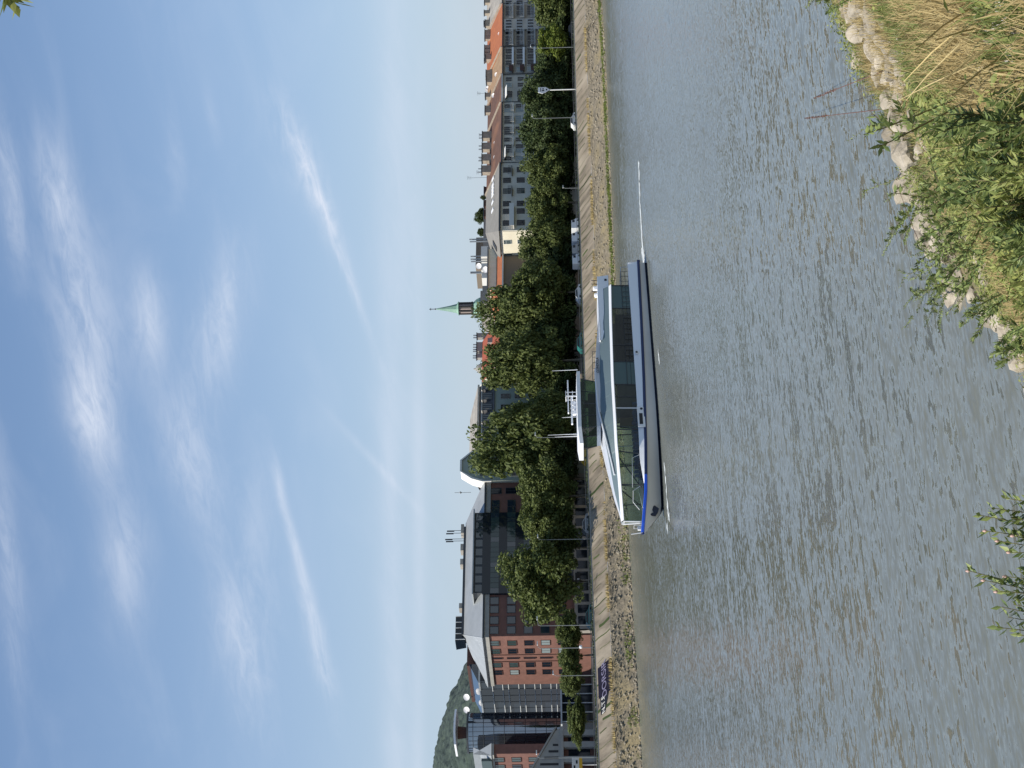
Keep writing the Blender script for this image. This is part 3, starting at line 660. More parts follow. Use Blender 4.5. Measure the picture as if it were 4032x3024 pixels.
# little pinnacle
p = onY(1915, 1452, YF + 30); rt = thing('pinnacle_turret', (p.x, p.y, ZQ), 'small stone turret with thin finial beside the mansard roof', 'turret')
MB().lathe((p.x, p.y, 0), [(1.5, ZQ), (1.5, onY(1900, 1452, YF + 30).z), (1.1, onY(1884, 1452, YF + 30).z), (.3, onY(1873, 1452, YF + 30).z), (.12, onY(1865, 1452, YF + 30).z), (.01, onY(1864, 1452, YF + 30).z)], 10).build('turret', M['stonegrey'], rt)

# mansard house
X0, X1 = XY(1775, YF), XY(1508, YF); ze = onY(1947, 1600, YF).z; zm = onY(1881, 1600, YF + 1.6).z; zr = onY(1851, 1650, YF + 8).z
rt = thing('mansard_house', ((X0 + X1) / 2, YF, ZQ), 'grey green house with steep dark mansard, framed dormers and a pale upper roof', 'house')
MB().box(X0, X1, YF, YF + 18, ZQ, ze).build('wall', M['w_green'], rt)
MB().prism([(X0, YF - .4, ze), (X0, YF + 1.6, zm), (X0, YF + 16, zm), (X0, YF + 18, ze)], (X1 - X0 + .3, 0, 0)).build('mansard', M['mansard'], rt)
b = MB(); xr1 = X1 - 4; b.poly([(X0, YF + 1.2, zm + .01), (X1 + .4, YF + 1.2, zm + .01), (xr1, YF + 8, zr), (X0, YF + 8, zr)]); b.poly([(X1 + .4, YF + 1.2, zm + .01), (X1 + .4, YF + 16.4, zm + .01), (xr1, YF + 8, zr)]); b.poly([(X1 + .4, YF + 16.4, zm + .01), (X0, YF + 16.4, zm + .01), (X0, YF + 8, zr), (xr1, YF + 8, zr)]); b.build('upper_roof', M['r_pale'], rt)
MB().box(X0, X1 + .5, YF + .9, YF + 1.2, zm - .35, zm + .02).build('cornice', M['stonegrey'], rt)
for y in (1523, 1562, 1604, 1648, 1692, 1738):
    X = XY(y, YF, 1915); z0 = onY(1938, y, YF).z; z1 = onY(1899, y, YF).z
    d = MB().box(X - .95, X + .95, YF - .3, YF + 1.2, z0, z1).build('dormer', M['mansard'], rt)
    MB().box(X - 1.15, X + 1.15, YF - .45, YF + 1.3, z1, z1 + .16).build('dormer_roof', M['offwhite'], d)
    f = MB().box(X - .62, X - .5, YF - .36, YF - .3, z0 + .1, z1 - .1).box(X + .5, X + .62, YF - .36, YF - .3, z0 + .1, z1 - .1).box(X - .06, X + .06, YF - .36, YF - .3, z0 + .1, z1 - .1).build('dormer_frame', M['stonegrey'], d)
    for x in (1990, 2045, 2100, 2155, 2210): window(rt, (X, YF, onY(x, y, YF).z), 1.2, 2.0, 'Y', M['stonegrey'], M['glassdark'], 2)

# gabled house
Yg = YF - .8; X0, X1 = XY(1893, Yg, 1950), XY(1772, Yg, 1950)
def gp(x, y): p = onY(x, y, Yg); return (p.x, Yg, p.z)
gz = lambda x: onY(x, 1840, Yg).z
gp_ = [(X0, gz(1938)), (X0, gz(1905)), (X0 + (X1 - X0) * .10, gz(1862)), (X0 + (X1 - X0) * .30, gz(1817)), (X0 + (X1 - X0) * .66, gz(1817)), (X0 + (X1 - X0) * .93, gz(1858)), (X1, gz(1885))]
rt = thing('gabled_house', ((X0 + X1) / 2, Yg, ZQ), 'grey green house with tall curved gable and bright left roof edge', 'house')
MB().prism([(X0, Yg, ZQ)] + [(a, Yg, z) for a, z in gp_] + [(X1, Yg, ZQ)], (0, 2.6, 0)).build('wall', M['w_green'], rt)
rows = [[(a, Yg - .35, z + .15), (a, Yg + 2.8, z + .15)] for a, z in gp_]; b = MB().grid([[(a - (.15 if i < 3 else 0), yy, z) for a, yy, z in r_] for i, r_ in enumerate(rows)])
b.grid([[(a - (.3 if i < 3 else -.05), Yg - .35, z + .3) for i, (a, z) in enumerate(gp_)], [(a, Yg - .35, z - .12) for a, z in gp_]]); rf = b.build('roof', M['offwhite'], rt)
for x, hh in ((1907, 1.7), (1965, 2.0), (2035, 2.0), (2100, 2.0), (2165, 2)):
    for y in (1800, 1862): window(rt, (XY(y, Yg, x), Yg, onY(x, y, Yg).z), 1.5, hh, 'Y', M['stonegrey'], M['glassdark'], 2)

# ------------------------------------------------------------------ red brick office complex
XL = XY(2505, YF, 2000); XRt = XY(1893, YF, 2000)
ze = onY(1908, 2400, YF).z; YB2 = onX(2000, 2695, XL).y
rt = thing('office_building', ((XL + XRt) / 2, YF, ZQ), 'red brick office with zinc roof and dark glass centre bay', 'office building')
MB().box(XL, XRt, YF, YB2, ZQ, ze - 1.0).build('wall', M['brick'], rt)
MB().box(XL - .35, XRt, YF - .35, YB2, ze - .98, ze).build('cornice', M['stonegrey'], rt)
MB().box(XL - .55, XRt, YF - .55, YB2, ze + .003, ze + .35).build('gutter', M['metaldark'], rt)
yr = YF + 9; zr = onY(1826, 2400, yr).z; xh = XY(2500, yr, 1824)
b = MB(); e0 = ze + .36
b.poly([(XL - .5, YF - .5, e0), (XRt, YF - .5, e0), (XRt - 5, yr, zr), (xh, yr, zr)]); b.poly([(XL - .5, YB2 + .2, e0), (XL - .5, YF - .5, e0), (xh, yr, zr), (xh + 2, YB2 + .2, zr - 1)])
b.poly([(XRt, YF - .5, e0), (XRt, YB2, e0), (XRt - 5, yr, zr)]); b.poly([(xh, yr, zr), (XRt - 5, yr, zr), (XRt, YB2, e0), (XL - .5, YB2 + .2, e0), (xh + 2, YB2 + .2, zr - 1)]); rf = b.build('roof', M['metalroof'], rt)
b = MB()
for i in range(14):                                                     # standing seams on the sunlit slope
    t = i / 13; yb = YF - .5 + t * (YB2 - YF + .7); top = Vector((xh, yr, zr)).lerp(Vector((xh + 2, YB2 + .2, zr - 1)), t) ; b.tube([(XL - .5, yb, e0 + .04), top + Vector((0, 0, .04))], .05, 4)
b.build('seam', M['steel'], rf)
MB().box(xh, XRt - 6, yr - .3, yr + .5, zr - .1, zr + .35).build('ridge_cap', M['metaldark'], rf)
p = onY(1822, 2478, yr + 1); q = onY(1794, 2478, yr + 1); xa, xb = XY(2522, yr + 1, 1806), XY(2432, yr + 1, 1806)
mo = MB().prism([(xa, yr + .5, zr - .4), (xb, yr + .5, zr - .4), (xb, yr + .5, q.z), (xa - .4, yr + .5, q.z)], (0, 4, 0)).build('roof_monitor', M['glassdark'], rf)
for i in range(5): xx = xa + (xb - xa) * i / 4; MB().box(xx - .06, xx + .06, yr + .38, yr + .5, zr - .4, q.z - .02).build('monitor_frame', M['steel'], mo)
rz_ = [onY(x, 2460, YF).z for x in (1946, 2013, 2080, 2146, 2213)]
for z in rz_:
    for y in (1982, 2006, 2364, 2398, 2441, 2480): window(rt, (XY(y, YF, 2050), YF, z), 1.55, 1.6, 'Y', M['metaldark'], M['glassblue'], 0)
    window(rt, (XY(1932, YF, 2050), YF, z), 1.3, 2.4, 'Y', M['metaldark'], M['glassdark'], 1)
    for y, k in ((2531, 0), (2563, 1), (2617, 2), (2646, 3)):
        window(rt, (XL, onX(2050, y, XL).y, z), 2.1, 1.75, 'X', M['brownbox'], M[rnd.choice(['glassdark', 'glassgreen', 'blind', 'glassdark'])], 1)
    window(rt, (XL, onX(2050, 2590, XL).y, z), .6, 2.4, 'X', M['brownbox'], M['glassdark'], 0)
for y in (2577, 2603): yy = onX(2050, y, XL).y; MB().tube([(XL - .1, yy, ZQ + 3), (XL - .1, yy, ze - 1)], .08, 6).build('downpipe', M['brownbox'], rt)
# dark glass centre
xa, xb = XY(2335, YF - .8, 2000), XY(2017, YF - .8, 2000); zt = onY(1899, 2180, YF - .8).z
cb = MB().box(xa, xb, YF - .8, YF - .01, ZQ + 3, zt).build('glass_bay', M['glassdark'], rt)
for z in rz_[:4]:
    n = 16
    for i in range(n):
        w = (xb - xa) / n; MB().box(xa + i * w + .04, xa + (i + 1) * w - .04, YF - .84, YF - .801, z - .85, z + .85).build('pane', M['glassgreen'] if (i * 7 + int(z)) % 5 else M['glassblue'], cb)
xa2, xb2 = XY(2345, YF + 1, 1880), XY(2030, YF + 1, 1880); zp0, zp1 = onY(1897, 2180, YF + 1).z, onY(1868, 2180, YF + 1).z
ph = MB().box(xa2, xb2, YF - .1, YF + 4, ze + .36, zp1).build('penthouse', M['metaldark'], rt)
for i in range(9): w = (xb2 - xa2) / 9; MB().box(xa2 + i * w + .25, xa2 + (i + 1) * w - .25, YF - .16, YF - .101, ze + .6, zp1 - .35).build('pane', M['glassblue'], ph)
MB().box(xa2 - .6, xb2 + .6, YF - .8, YF + 4.2, zp1 + .003, zp1 + .25).build('penthouse_roof', M['metalroof'], ph)
for y, x in ((2090, 1760), (2100, 1757), (2123, 1753), (2131, 1756)):
    p = onY(x, y, yr + 1); MB().tube([(p.x, p.y, zr), p], .07, 6).tube([p - Vector((.15, 0, 1.6)), p - Vector((.15, 0, 0))], .14, 6).build('antenna', M['metaldark'], rf)
for y, w in ((2092, 2.2), (2165, 1.6), (2222, 1.4), (2395, 1.2)): X = XY(y, yr + 1, 1825); MB().box(X - w / 2, X + w / 2, yr - .2, yr + 2, zr + .351, zr + 1.0).build('roof_unit', M['w_dark'], rf)
p = onY(1790, 1940, yr); MB().tube([(p.x, p.y, zr - 1), p], .06, 5).lathe((p.x, p.y, onY(1813, 1940, yr).z), [(.01, -.35), (.3, 0), (.01, .35)], 8).build('antenna', M['lamp'], rf)
# ground floor arcade and sign
gf = MB().box(XL - .05, XRt, YF - 2.5, YF - .9, ZQ, ZQ + 3.2).build('ground_floor', M['w_dark'], rt)
for i in range(14):
    X = XL + 2 + i * (XRt - XL - 4) / 13; MB().box(X - .9, X + .9, YF - 2.56, YF - 2.501, ZQ + .2, ZQ + 2.6).build('shop_window', M['glassdark'], gf)
p = onY(2276, 2300, YF - 2.7); sg = MB().box(p.x - 2.6, p.x + 2.6, YF - 2.75, YF - 2.58, p.z - .5, p.z + .5).build('fascia_sign', M['black'], rt)
text('lettering', 'deCasa', .9, M['white'], sg, Vector((p.x, YF - 2.77, p.z)) - wl(sg), (R(90), 0, 0))

# glass wing with steel louvre floors (continues the sunlit side)
Y0 = YB2 + .05; Y1 = onX(2000, 2815, XL + .8).y; XG = XL + .8; zt = onX(1892, 2700, XG).z
rt = thing('glass_office_wing', (XG, (Y0 + Y1) / 2, ZQ), 'dark glazed office wing with rows of steel sunshades', 'office building')
MB().box(XG, XG + 12, Y0, Y1, ZQ, zt).build('curtain_wall', M['glassdark'], rt)
sp = (rz_[0] - rz_[1])
for i in range(5):
    for dz in (0, sp * .64):
        z = rz_[0] + 1.55 - i * sp - dz * 1.0
        if ZQ + 3 < z < zt: MB().box(XG - .55, XG - .02, Y0 + .3, Y1 - .8, z - .07, z + .07).build('sunshade', M['steel'], rt)
b = MB()
for i in range(6): yy = Y0 + .6 + (Y1 - Y0 - 1) * i / 5; b.box(XG - .05, XG - .003, yy - .05, yy + .05, ZQ + 2, zt - .1)
b.build('mullion', M['metaldark'], rt)
MB().box(XG - .3, XG + 12.3, Y0, Y1, zt + .003, zt + .35).build('roof', M['metalroof'], rt)
MB().prism([(XG - .2, Y0, zt + .36), (XG + 4, Y0, zt + 2.4), (XG + 4, Y0, zt + .36)], (0, Y1 - Y0, 0)).build('roof_glazing', M['glassblue'], rt)
p = onX(1852, 2700, XG + 5); MB().box(XG + 4.1, XG + 11, Y0 + 1, Y1 + 2, zt + .36, p.z).build('plant_room', M['brownbox'], rt)
for y in (2745, 2795): q = onX(1838, y, XG + 4); dish(rt, q, .75)
# round glass tower
Yt = YF + 28; ca = onY(2000, 2866, Yt); rad = (onY(2000, 2800, Yt) - onY(2000, 2932, Yt)).length / 2 / .93; cxy = (ca.x, Yt + rad * .55)
ztt = onY(1838, 2866, Yt).z
rt = thing('round_glass_tower', (cxy[0], cxy[1], ZQ), 'round blue glass tower with a white wing roof on top', 'tower')
MB().lathe((cxy[0], cxy[1], 0), [(rad, ZQ), (rad, ztt - .4)], 40).build('curtain_wall', M['towerglass'], rt, smooth=True)
MB().lathe((cxy[0], cxy[1], 0), [(.01, ztt - .05), (rad + .35, ztt - .05), (rad + .35, ztt - .4), (rad * .9, ztt - .4)], 40).build('roof', M['metaldark'], rt)
nf = 10; b = MB()
for i in range(nf + 1): z = ZQ + 3 + (ztt - ZQ - 4.4) * i / nf; b.lathe((cxy[0], cxy[1], z), [(rad + .02, -.06), (rad + .08, -.06), (rad + .08, .06), (rad + .02, .06)], 40)
b.build('spandrel_ring', M['metaldark'], rt)
b = MB()
for i in range(26): a = 2 * math.pi * i / 26; b.tube([(cxy[0] + (rad + .03) * math.cos(a), cxy[1] + (rad + .03) * math.sin(a), ZQ), (cxy[0] + (rad + .03) * math.cos(a), cxy[1] + (rad + .03) * math.sin(a), ztt - .5)], .05, 4, False)
b.build('mullion', M['metaldark'], rt)
zk = onY(1800, 2866, Yt).z; zk2 = onY(1788, 2866, Yt).z
MB().lathe((cxy[0], cxy[1], 0), [(rad * .28, ztt - .05), (rad * .34, zk + .02)], 12).build('wing_pier', M['brownbox'], rt)
rows = []
for j in range(13):
    u = -1 + j / 6; X = cxy[0] + u * rad * .98; zc_ = zk + .5 + .22 * (1 - u * u); rows.append([(X, cxy[1] - rad * .8, zc_), (X, cxy[1] + rad * .8, zc_), (X, cxy[1] + rad * .8, zc_ - .42), (X, cxy[1] - rad * .8, zc_ - .42)])
b = MB().grid(rows, True); b.poly(rows[0]); b.poly(rows[-1]); b.build('wing_roof', M['white'], rt)

# left brick wing
Yl = YF + 14; XA = XY(2968, Yl, 2000); XBr = XY(2930, Yl, 2000); ze2 = onY(1945, 2968, Yl).z
rt = thing('brick_office_wing', (XA, Yl, ZQ), 'red brick wing with metal roof at the left edge beside the round tower', 'office building')
YBk = Yl + 30
MB().box(XA, XBr, Yl, YBk, ZQ, ze2).build('wall', M['brick'], rt)
MB().box(XA - .4, XBr, Yl - .4, YBk, ze2 + .003, ze2 + .5).build('cornice', M['stonegrey'], rt)
zr2 = onY(1862, 2950, Yl + 4).z
MB().prism([(XA - .6, Yl - .6, ze2 + .51), (XBr, Yl - .6, ze2 + .51), (XBr, Yl + 5, zr2), (XA + 3.5, Yl + 5, zr2)], (0, 18, 0)).build('roof', M['metalroof'], rt)
MB().box(XA - .9, XA - .3, Yl + 1.5, Yl + 12, ze2 + .52, ze2 + 2.6).build('roof_dormer', M['glassgreen'], rt)
for z in rz_:
    for y in (2990, 3018, 3052, 3080): window(rt, (XA, onX(2050, y, XA).y, z - .4), 2.2, 1.8, 'X', M['brownbox'], M[rnd.choice(['glassdark', 'glassgreen'])], 1)
# stone portico with triangular gable in front
Yp = YF - 6; za = onY(2092, 3010, Yp).z; zb = onY(2205, 2895, Yp).z; zb2 = onY(2218, 2895, Yp).z
Xr = XY(2868, Yp, 2200); Xm = XY(3035, Yp, 2150); Xl2 = Xm - (Xr - Xm)
rt = thing('stone_portico', (Xm, Yp, ZQ), 'grey stone portico with triangular pediment and tall pillars at the left edge', 'portico')
MB().prism([(Xl2, Yp, zb), (Xr, Yp, zb), (Xr - .5, Yp, zb + .9), (Xm, Yp, za), (Xl2 + .5, Yp, zb + .9)], (0, 8, 0)).build('pediment', M['stonegrey'], rt)
MB().box(Xl2 - .2, Xr + .3, Yp - .3, Yp + 8, zb2, zb - .003).build('entablature', M['stonegrey'], rt)
for i in range(-4, 5):
    X = Xm + i * 1.25; hh = (za - zb - 1.2) * (1 - abs(i) / 5.2); MB().box(X - .22, X + .22, Yp - .03, Yp - .002, zb + .35, zb + .4 + hh).build('slit_window', M['black'], rt)
for y in (2885, 2932, 2990, 3050): X = XY(y, Yp, 2260); MB().box(X - .55, X + .55, Yp - .2, Yp + .9, ZQ, zb2 - .003).build('pillar', M['stonegrey'], rt)
pw = MB().box(Xl2, Xr - .3, Yp + 1.2, Yp + 8, ZQ, zb2 - .003).build('back_wall', M['brick'], rt)
for y in (2905, 2960): X = XY(y, Yp + 1.2, 2260); MB().box(X - .9, X + .9, Yp + 1.13, Yp + 1.19, ZQ + 1, zb2 - .9).build('doorway', M['glassdark'], pw)
b = MB(); s0 = Vector((Xr, Yp - .3, zb + .9)); b.prism([(Xr + .2, Yp - .25, zb + .6), (Xr + .2, Yp - .25, zb + .95), (Xm, Yp - .25, za + .35), (Xm, Yp - .25, za)], (0, 8.3, 0)); b.prism([(Xl2 - .2, Yp - .25, zb + .6), (Xl2 - .2, Yp - .25, zb + .95), (Xm, Yp - .25, za + .35), (Xm, Yp - .25, za)], (0, 8.3, 0)); b.build('raking_cornice', M['stonegrey'], rt)
# street level: low shop row and entrance hall between
rt = thing('entrance_pavilion', (XG - 6, YF + 4, ZQ), 'low glazed entrance hall with thin steel posts in front of the office court', 'pavilion')
xa, xb = XY(2845, YF + 3, 2230), XY(2700, YF + 3, 2230); zt3 = onY(2213, 2770, YF + 3).z
MB().box(xa, xb, YF + 3, YF + 10, ZQ, zt3).build('hall_glazing', M['glassdark'], rt); MB().box(xa - .6, xb + .3, YF + 2.3, YF + 10, zt3 + .003, zt3 + .3).build('hall_roof', M['steel'], rt)
for i in range(5): xx = xa + (xb - xa) * i / 4; MB().tube([(xx, YF + 2.5, ZQ), (xx, YF + 2.5, zt3)], .09, 6).build('post', M['steel'], rt)
# shady ground floor wall behind trees of the old row
rt = thing('garden_wall', (XY(600, YF - 6), YF - 6, ZQ), 'low grey garden wall in the shade under the street trees', 'wall')
MB().box(XY(1010, YF - 6, 2250), XY(560, YF - 6, 2250), YF - 6.2, YF - 5.9, ZQ, ZQ + 2.0).build('wall', M['w_grey'], rt)
for i in range(9):
    X = XY(1000 - i * 52, YF - 6, 2250); MB().box(X - .25, X + .25, YF - 6.35, YF - 6.201, ZQ, ZQ + 2.2).build('pier', M['w_lgrey'], rt)

# ------------------------------------------------------------------ trees
def leafquad(b, p, n, s, el=1.6):
    n = n.normalized(); t = n.cross(Vector((rnd.gauss(0, 1), rnd.gauss(0, 1), rnd.gauss(0, 1))))
    if t.length < 1e-4: return
    t.normalize(); u = n.cross(t)
    b.poly([p - t * s * el * .5, p - u * s * .45 + n * s * .12, p + t * s * el * .5, p + u * s * .45 + n * s * .12])
def crown_mesh(seed, m, nc=125, nl=125, ls=.056):
    q = random.Random(seed); b = MB(); off = Vector((seed * 7.3, 0, 0))
    for i in range(nc):
        while True:
            d = Vector((q.uniform(-1, 1), q.uniform(-1, 1), q.uniform(-1, 1)))
            if .05 < d.length < 1: break
        d.normalize(); rad = (q.random() ** .38) * (.74 + .36 * noise.noise(d * 1.6 + off)) 
        c = Vector((d.x * rad, d.y * rad, 1 + d.z * rad * (.95 if d.z > 0 else .85))); cr = q.uniform(.13, .27)
        for k in range(nl):
            e = Vector((q.gauss(0, 1), q.gauss(0, 1), q.gauss(0, 1))).normalized(); p = c + e * cr * q.random() ** .35
            p.z = c.z + (p.z - c.z) * .75
            leafquad(b, p, e * .6 + Vector((0, 0, .55)) + Vector((q.gauss(0, .5), q.gauss(0, .5), q.gauss(0, .4))), ls * q.uniform(.6, 1.25))
    qs = [sorted(v[k] for v in b.v) for k in range(3)]; n_ = len(b.v); lo = [z[int(n_ * .004)] for z in qs]; hi = [z[int(n_ * .996) - 1] for z in qs]
    b.v = [((v[0] - lo[0]) / (hi[0] - lo[0]) * 2 - 1, (v[1] - lo[1]) / (hi[1] - lo[1]) * 2 - 1, (v[2] - lo[2]) / (hi[2] - lo[2]) * 2) for v in b.v]
    return b.mesh('crown', m)
def trunk_mesh(seed, h, r, sp):
    q = random.Random(seed); b = MB(); b.tube([(0, 0, 0), (q.uniform(-.1, .1), 0, h * .5), (q.uniform(-.2, .2), 0, h)], [r * 1.25, r, r * .8], 8)
    for i in range(6):
        a = i * 1.05 + q.uniform(-.3, .3); L = sp * q.uniform(.6, .95); z = h * q.uniform(.8, 1)
        b.tube([(0, 0, z), (math.cos(a) * L * .45, math.sin(a) * L * .45, z + sp * .5), (math.cos(a) * L, math.sin(a) * L, z + sp * q.uniform(.7, 1.3))], [r * .6, r * .35, r * .1], 6)
    return b
crA = [crown_mesh(11 + i, M['leafA']) for i in range(4)]; crB = [crown_mesh(31 + i, M['leafB']) for i in range(3)]; crC = [crown_mesh(51 + i, M['leafC']) for i in range(2)]
def tree(y1, y2, xt, xb_, dY, crowns, label, grp='street trees along the embankment road', name='street_tree', gh=None):
    yc = (y1 + y2) / 2; Y = YQ + dY
    if dY < 25: Y = Yq(XY(yc, Y)) + dY * .9
    top = onY(xt, yc, Y); bot = onY(xb_, yc, Y)
    w = (onY(2150, y1, Y) - onY(2150, y2, Y)).length; depth_ratio = .86
    w = (y2 - y1) / FPX * (top - C0).dot(_F)
    hgt = max(top.z - bot.z, 1.5); rt = thing(name, (top.x, Y, gh or ZQ), label, 'tree', grp)
    c = inst('crown', crowns[rnd.randrange(len(crowns))], rt, (0, 0, bot.z - (gh or ZQ) - hgt * .04)); c.scale = (w / 2 * 1.18, w / 2 * 1.18, hgt / 2 * 1.05); c.rotation_euler = (0, 0, rnd.uniform(0, 6.28))
    th = max(bot.z - (gh or ZQ), .6) + hgt * .12; trunk_mesh(rnd.random(), th, max(.16, w * .022), w * .34).build('trunk', M['bark'], rt, local=True, smooth=True)
    return rt
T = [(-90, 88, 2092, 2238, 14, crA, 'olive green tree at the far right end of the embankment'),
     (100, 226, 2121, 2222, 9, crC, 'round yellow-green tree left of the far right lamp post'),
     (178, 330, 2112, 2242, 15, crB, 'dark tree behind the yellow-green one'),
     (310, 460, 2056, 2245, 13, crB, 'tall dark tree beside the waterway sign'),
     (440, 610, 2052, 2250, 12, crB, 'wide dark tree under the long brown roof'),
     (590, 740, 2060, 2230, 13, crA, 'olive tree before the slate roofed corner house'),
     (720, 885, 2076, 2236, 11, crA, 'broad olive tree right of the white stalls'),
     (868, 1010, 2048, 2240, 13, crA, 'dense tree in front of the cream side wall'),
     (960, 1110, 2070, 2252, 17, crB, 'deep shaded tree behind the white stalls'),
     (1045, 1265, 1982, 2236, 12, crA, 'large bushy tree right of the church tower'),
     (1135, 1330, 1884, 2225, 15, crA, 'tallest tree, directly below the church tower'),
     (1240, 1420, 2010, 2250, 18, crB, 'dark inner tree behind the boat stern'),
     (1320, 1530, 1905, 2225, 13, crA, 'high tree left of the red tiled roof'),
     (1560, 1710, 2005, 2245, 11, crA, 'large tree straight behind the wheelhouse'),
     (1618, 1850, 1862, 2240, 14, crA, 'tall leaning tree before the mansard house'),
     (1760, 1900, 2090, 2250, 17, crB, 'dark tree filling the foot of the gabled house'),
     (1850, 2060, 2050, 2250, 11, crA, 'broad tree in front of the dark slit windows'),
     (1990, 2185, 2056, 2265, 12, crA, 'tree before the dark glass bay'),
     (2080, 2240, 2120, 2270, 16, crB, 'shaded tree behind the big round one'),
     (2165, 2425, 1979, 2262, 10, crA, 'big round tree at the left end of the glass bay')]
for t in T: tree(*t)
INN = ['right end of the old houses', 'tan roofed house', 'house with the white awning', 'long house with four chimneys', 'left half of the long chimney house', 'slate roofed corner house', 'cream house', 'brown shaded house wall', 'red tiled house', 'mansard house', 'gabled house', 'dark glass bay']
for i, pl_ in enumerate(INN):  # added row: its dark leaves stand in for shade under the crowns
    y0 = 40 + i * 168; tree(y0 - 110, y0 + 110, 2150 + 14 * math.sin(i * 2.1), 2262, 20, crB, 'low dark tree added as understory shade at the foot of the ' + pl_, 'low dark trees added for a shaded understory')
for (y1, y2, xt, xb_, lb) in ((2412, 2550, 2190, 2282, 'first clipped tree from the office corner'), (2520, 2640, 2200, 2284, 'clipped tree below the sunlit brick side'), (2605, 2728, 2206, 2292, 'last clipped tree beside the entrance hall'), (2765, 2925, 2236, 2302, 'lone flat clipped tree before the round glass tower')):
    tree(y1, y2, xt, xb_, 7, crA, lb, 'low clipped trees in front of the offices', 'clipped_tree')
for (y, x0, x1, wd, lb) in ((778, 1898, 1914, 16, 'small shrub on the ridge terrace right of the roof garden tree'), (855, 1868, 1908, 42, 'biggest roof garden tree above the slate roof'), (915, 1880, 1908, 28, 'dark roof garden bush beside the flue pipes'), (828, 1890, 1908, 16, 'little roof garden tree above the chimneys')):
    tree(y - wd / 2, y + wd / 2, x0, x1, YF + 28 - YQ, crB, lb, 'roof garden plants', 'roof_garden_tree', gh=onY(1906, y, YF + 28).z)

# ------------------------------------------------------------------ street furniture
def lamp(y, xt, arm, label, ball=None, Yd=1.2, d=1.0):
    X = XY(y, YQ, 2250); Y = Yq(X) + Yd; p = onY(xt, y, Y); rt = thing('street_lamp', (onY(2280, y, Y).x, Y, ZQ), label, 'street lamp', 'lamps along the quay'); X = rt.location.x
    MB().tube([(X, Y, ZQ), (X, Y, p.z - .4)], [.08, .045], 8).tube([(X, Y, p.z - .4), (X + .15 * d, Y - .1, p.z), (X + arm * d, Y - .2, p.z + .15)], .05, 6).build('pole', M['lamp'], rt)
    MB().box(X + arm * d - .35, X + arm * d + .35, Y - .32, Y - .08, p.z + .1, p.z + .26).build('lamp_head', M['lampw'], rt)
    if ball: q = onY(ball, y, Y); MB().lathe((X, Y - .35, q.z), [(.01, -.3), (.28, -.2), (.33, 0), (.28, .2), (.01, .3)], 12).build('globe', M['white'], rt)
lamp(185, 2092, .7, 'lamp post in front of the yellow-green tree'); lamp(462, 2098, .9, 'lamp post between the two dark trees'); lamp(1720, 2111, .8, 'lamp post rising just ahead of the wheelhouse')
lamp(2123, 2121, .7, 'lamp post before the dark glass bay'); lamp(2462, 2119, 1.4, 'lamp post with long arm by the office corner'); lamp(2551, 2120, .9, 'lamp post with a white disc, below the sunlit brick side', ball=2287)
lamp(2983, 2117, .9, 'tall lamp post in front of the stone portico'); lamp(740, 2220, .3, 'short lamp post under the olive trees'); lamp(2660, 2182, .5, 'thin lamp post by the glass wing')
# waterway sign
X = XY(355, YQ, 2200); Y = Yq(X) + .9; z0, z1 = onY(2165, 355, Y).z, onY(2113, 355, Y).z; X = onY(2140, 355, Y).x
rt = thing('waterway_sign', (X, Y, ZQ), 'white arrow shaped waterway sign on a tall pale pole', 'sign')
MB().tube([(X, Y, ZQ), (X, Y, z0)], .13, 8).build('pole', M['lampw'], rt)
hw = (z1 - z0) * .27
br = MB().prism([(X, Y - .15, z0), (X + hw, Y - .15, z0 + hw * 1.1), (X + hw, Y - .15, z1 - hw * .4), (X - hw, Y - .15, z1 - hw * .4), (X - hw * 1.5, Y - .15, z0 + (z1 - z0) * .55), (X - hw, Y - .15, z0 + hw * 1.1)], (0, .1, 0)).build('board', M['white'], rt)
MB().box(X - hw * .7, X + hw * .7, Y - .17, Y - .151, z0 + (z1 - z0) * .66, z0 + (z1 - z0) * .72).box(X - hw * .6, X - hw * .1, Y - .17, Y - .151, z0 + (z1 - z0) * .42, z0 + (z1 - z0) * .6).box(X + hw * .1, X + hw * .6, Y - .17, Y - .151, z0 + (z1 - z0) * .46, z0 + (z1 - z0) * .56).box(X - hw * .3, X + hw * .3, Y - .17, Y - .151, z0 + hw * .7, z0 + hw * 1.1).build('symbol', M['black'], br)
# roadside board by the portico
X = XY(3012, YQ + 5, 2270); rt = thing('road_sign', (X, YQ + 5, ZQ), 'white and yellow road sign with dark symbols before the portico', 'sign')
z0, z1 = onY(2293, 3012, YQ + 5).z, onY(2252, 3012, YQ + 5).z
MB().tube([(X, YQ + 5, ZQ), (X, YQ + 5, z0)], .08, 6).build('pole', M['lampw'], rt); br = MB().box(X - 1.4, X + 1.4, YQ + 4.9, YQ + 5, z0 + .55, z1).build('board', M['offwhite'], rt); MB().box(X - 1.4, X + 1.4, YQ + 4.9, YQ + 5, z0, z0 + .547).build('lower_board', M['yellow'], rt)
MB().box(X - .9, X - .1, YQ + 4.88, YQ + 4.899, z0 + 1.2, z0 + 1.5).box(X + .2, X + .8, YQ + 4.88, YQ + 4.899, z0 + .8, z0 + 1.1).build('symbol', M['black'], br)
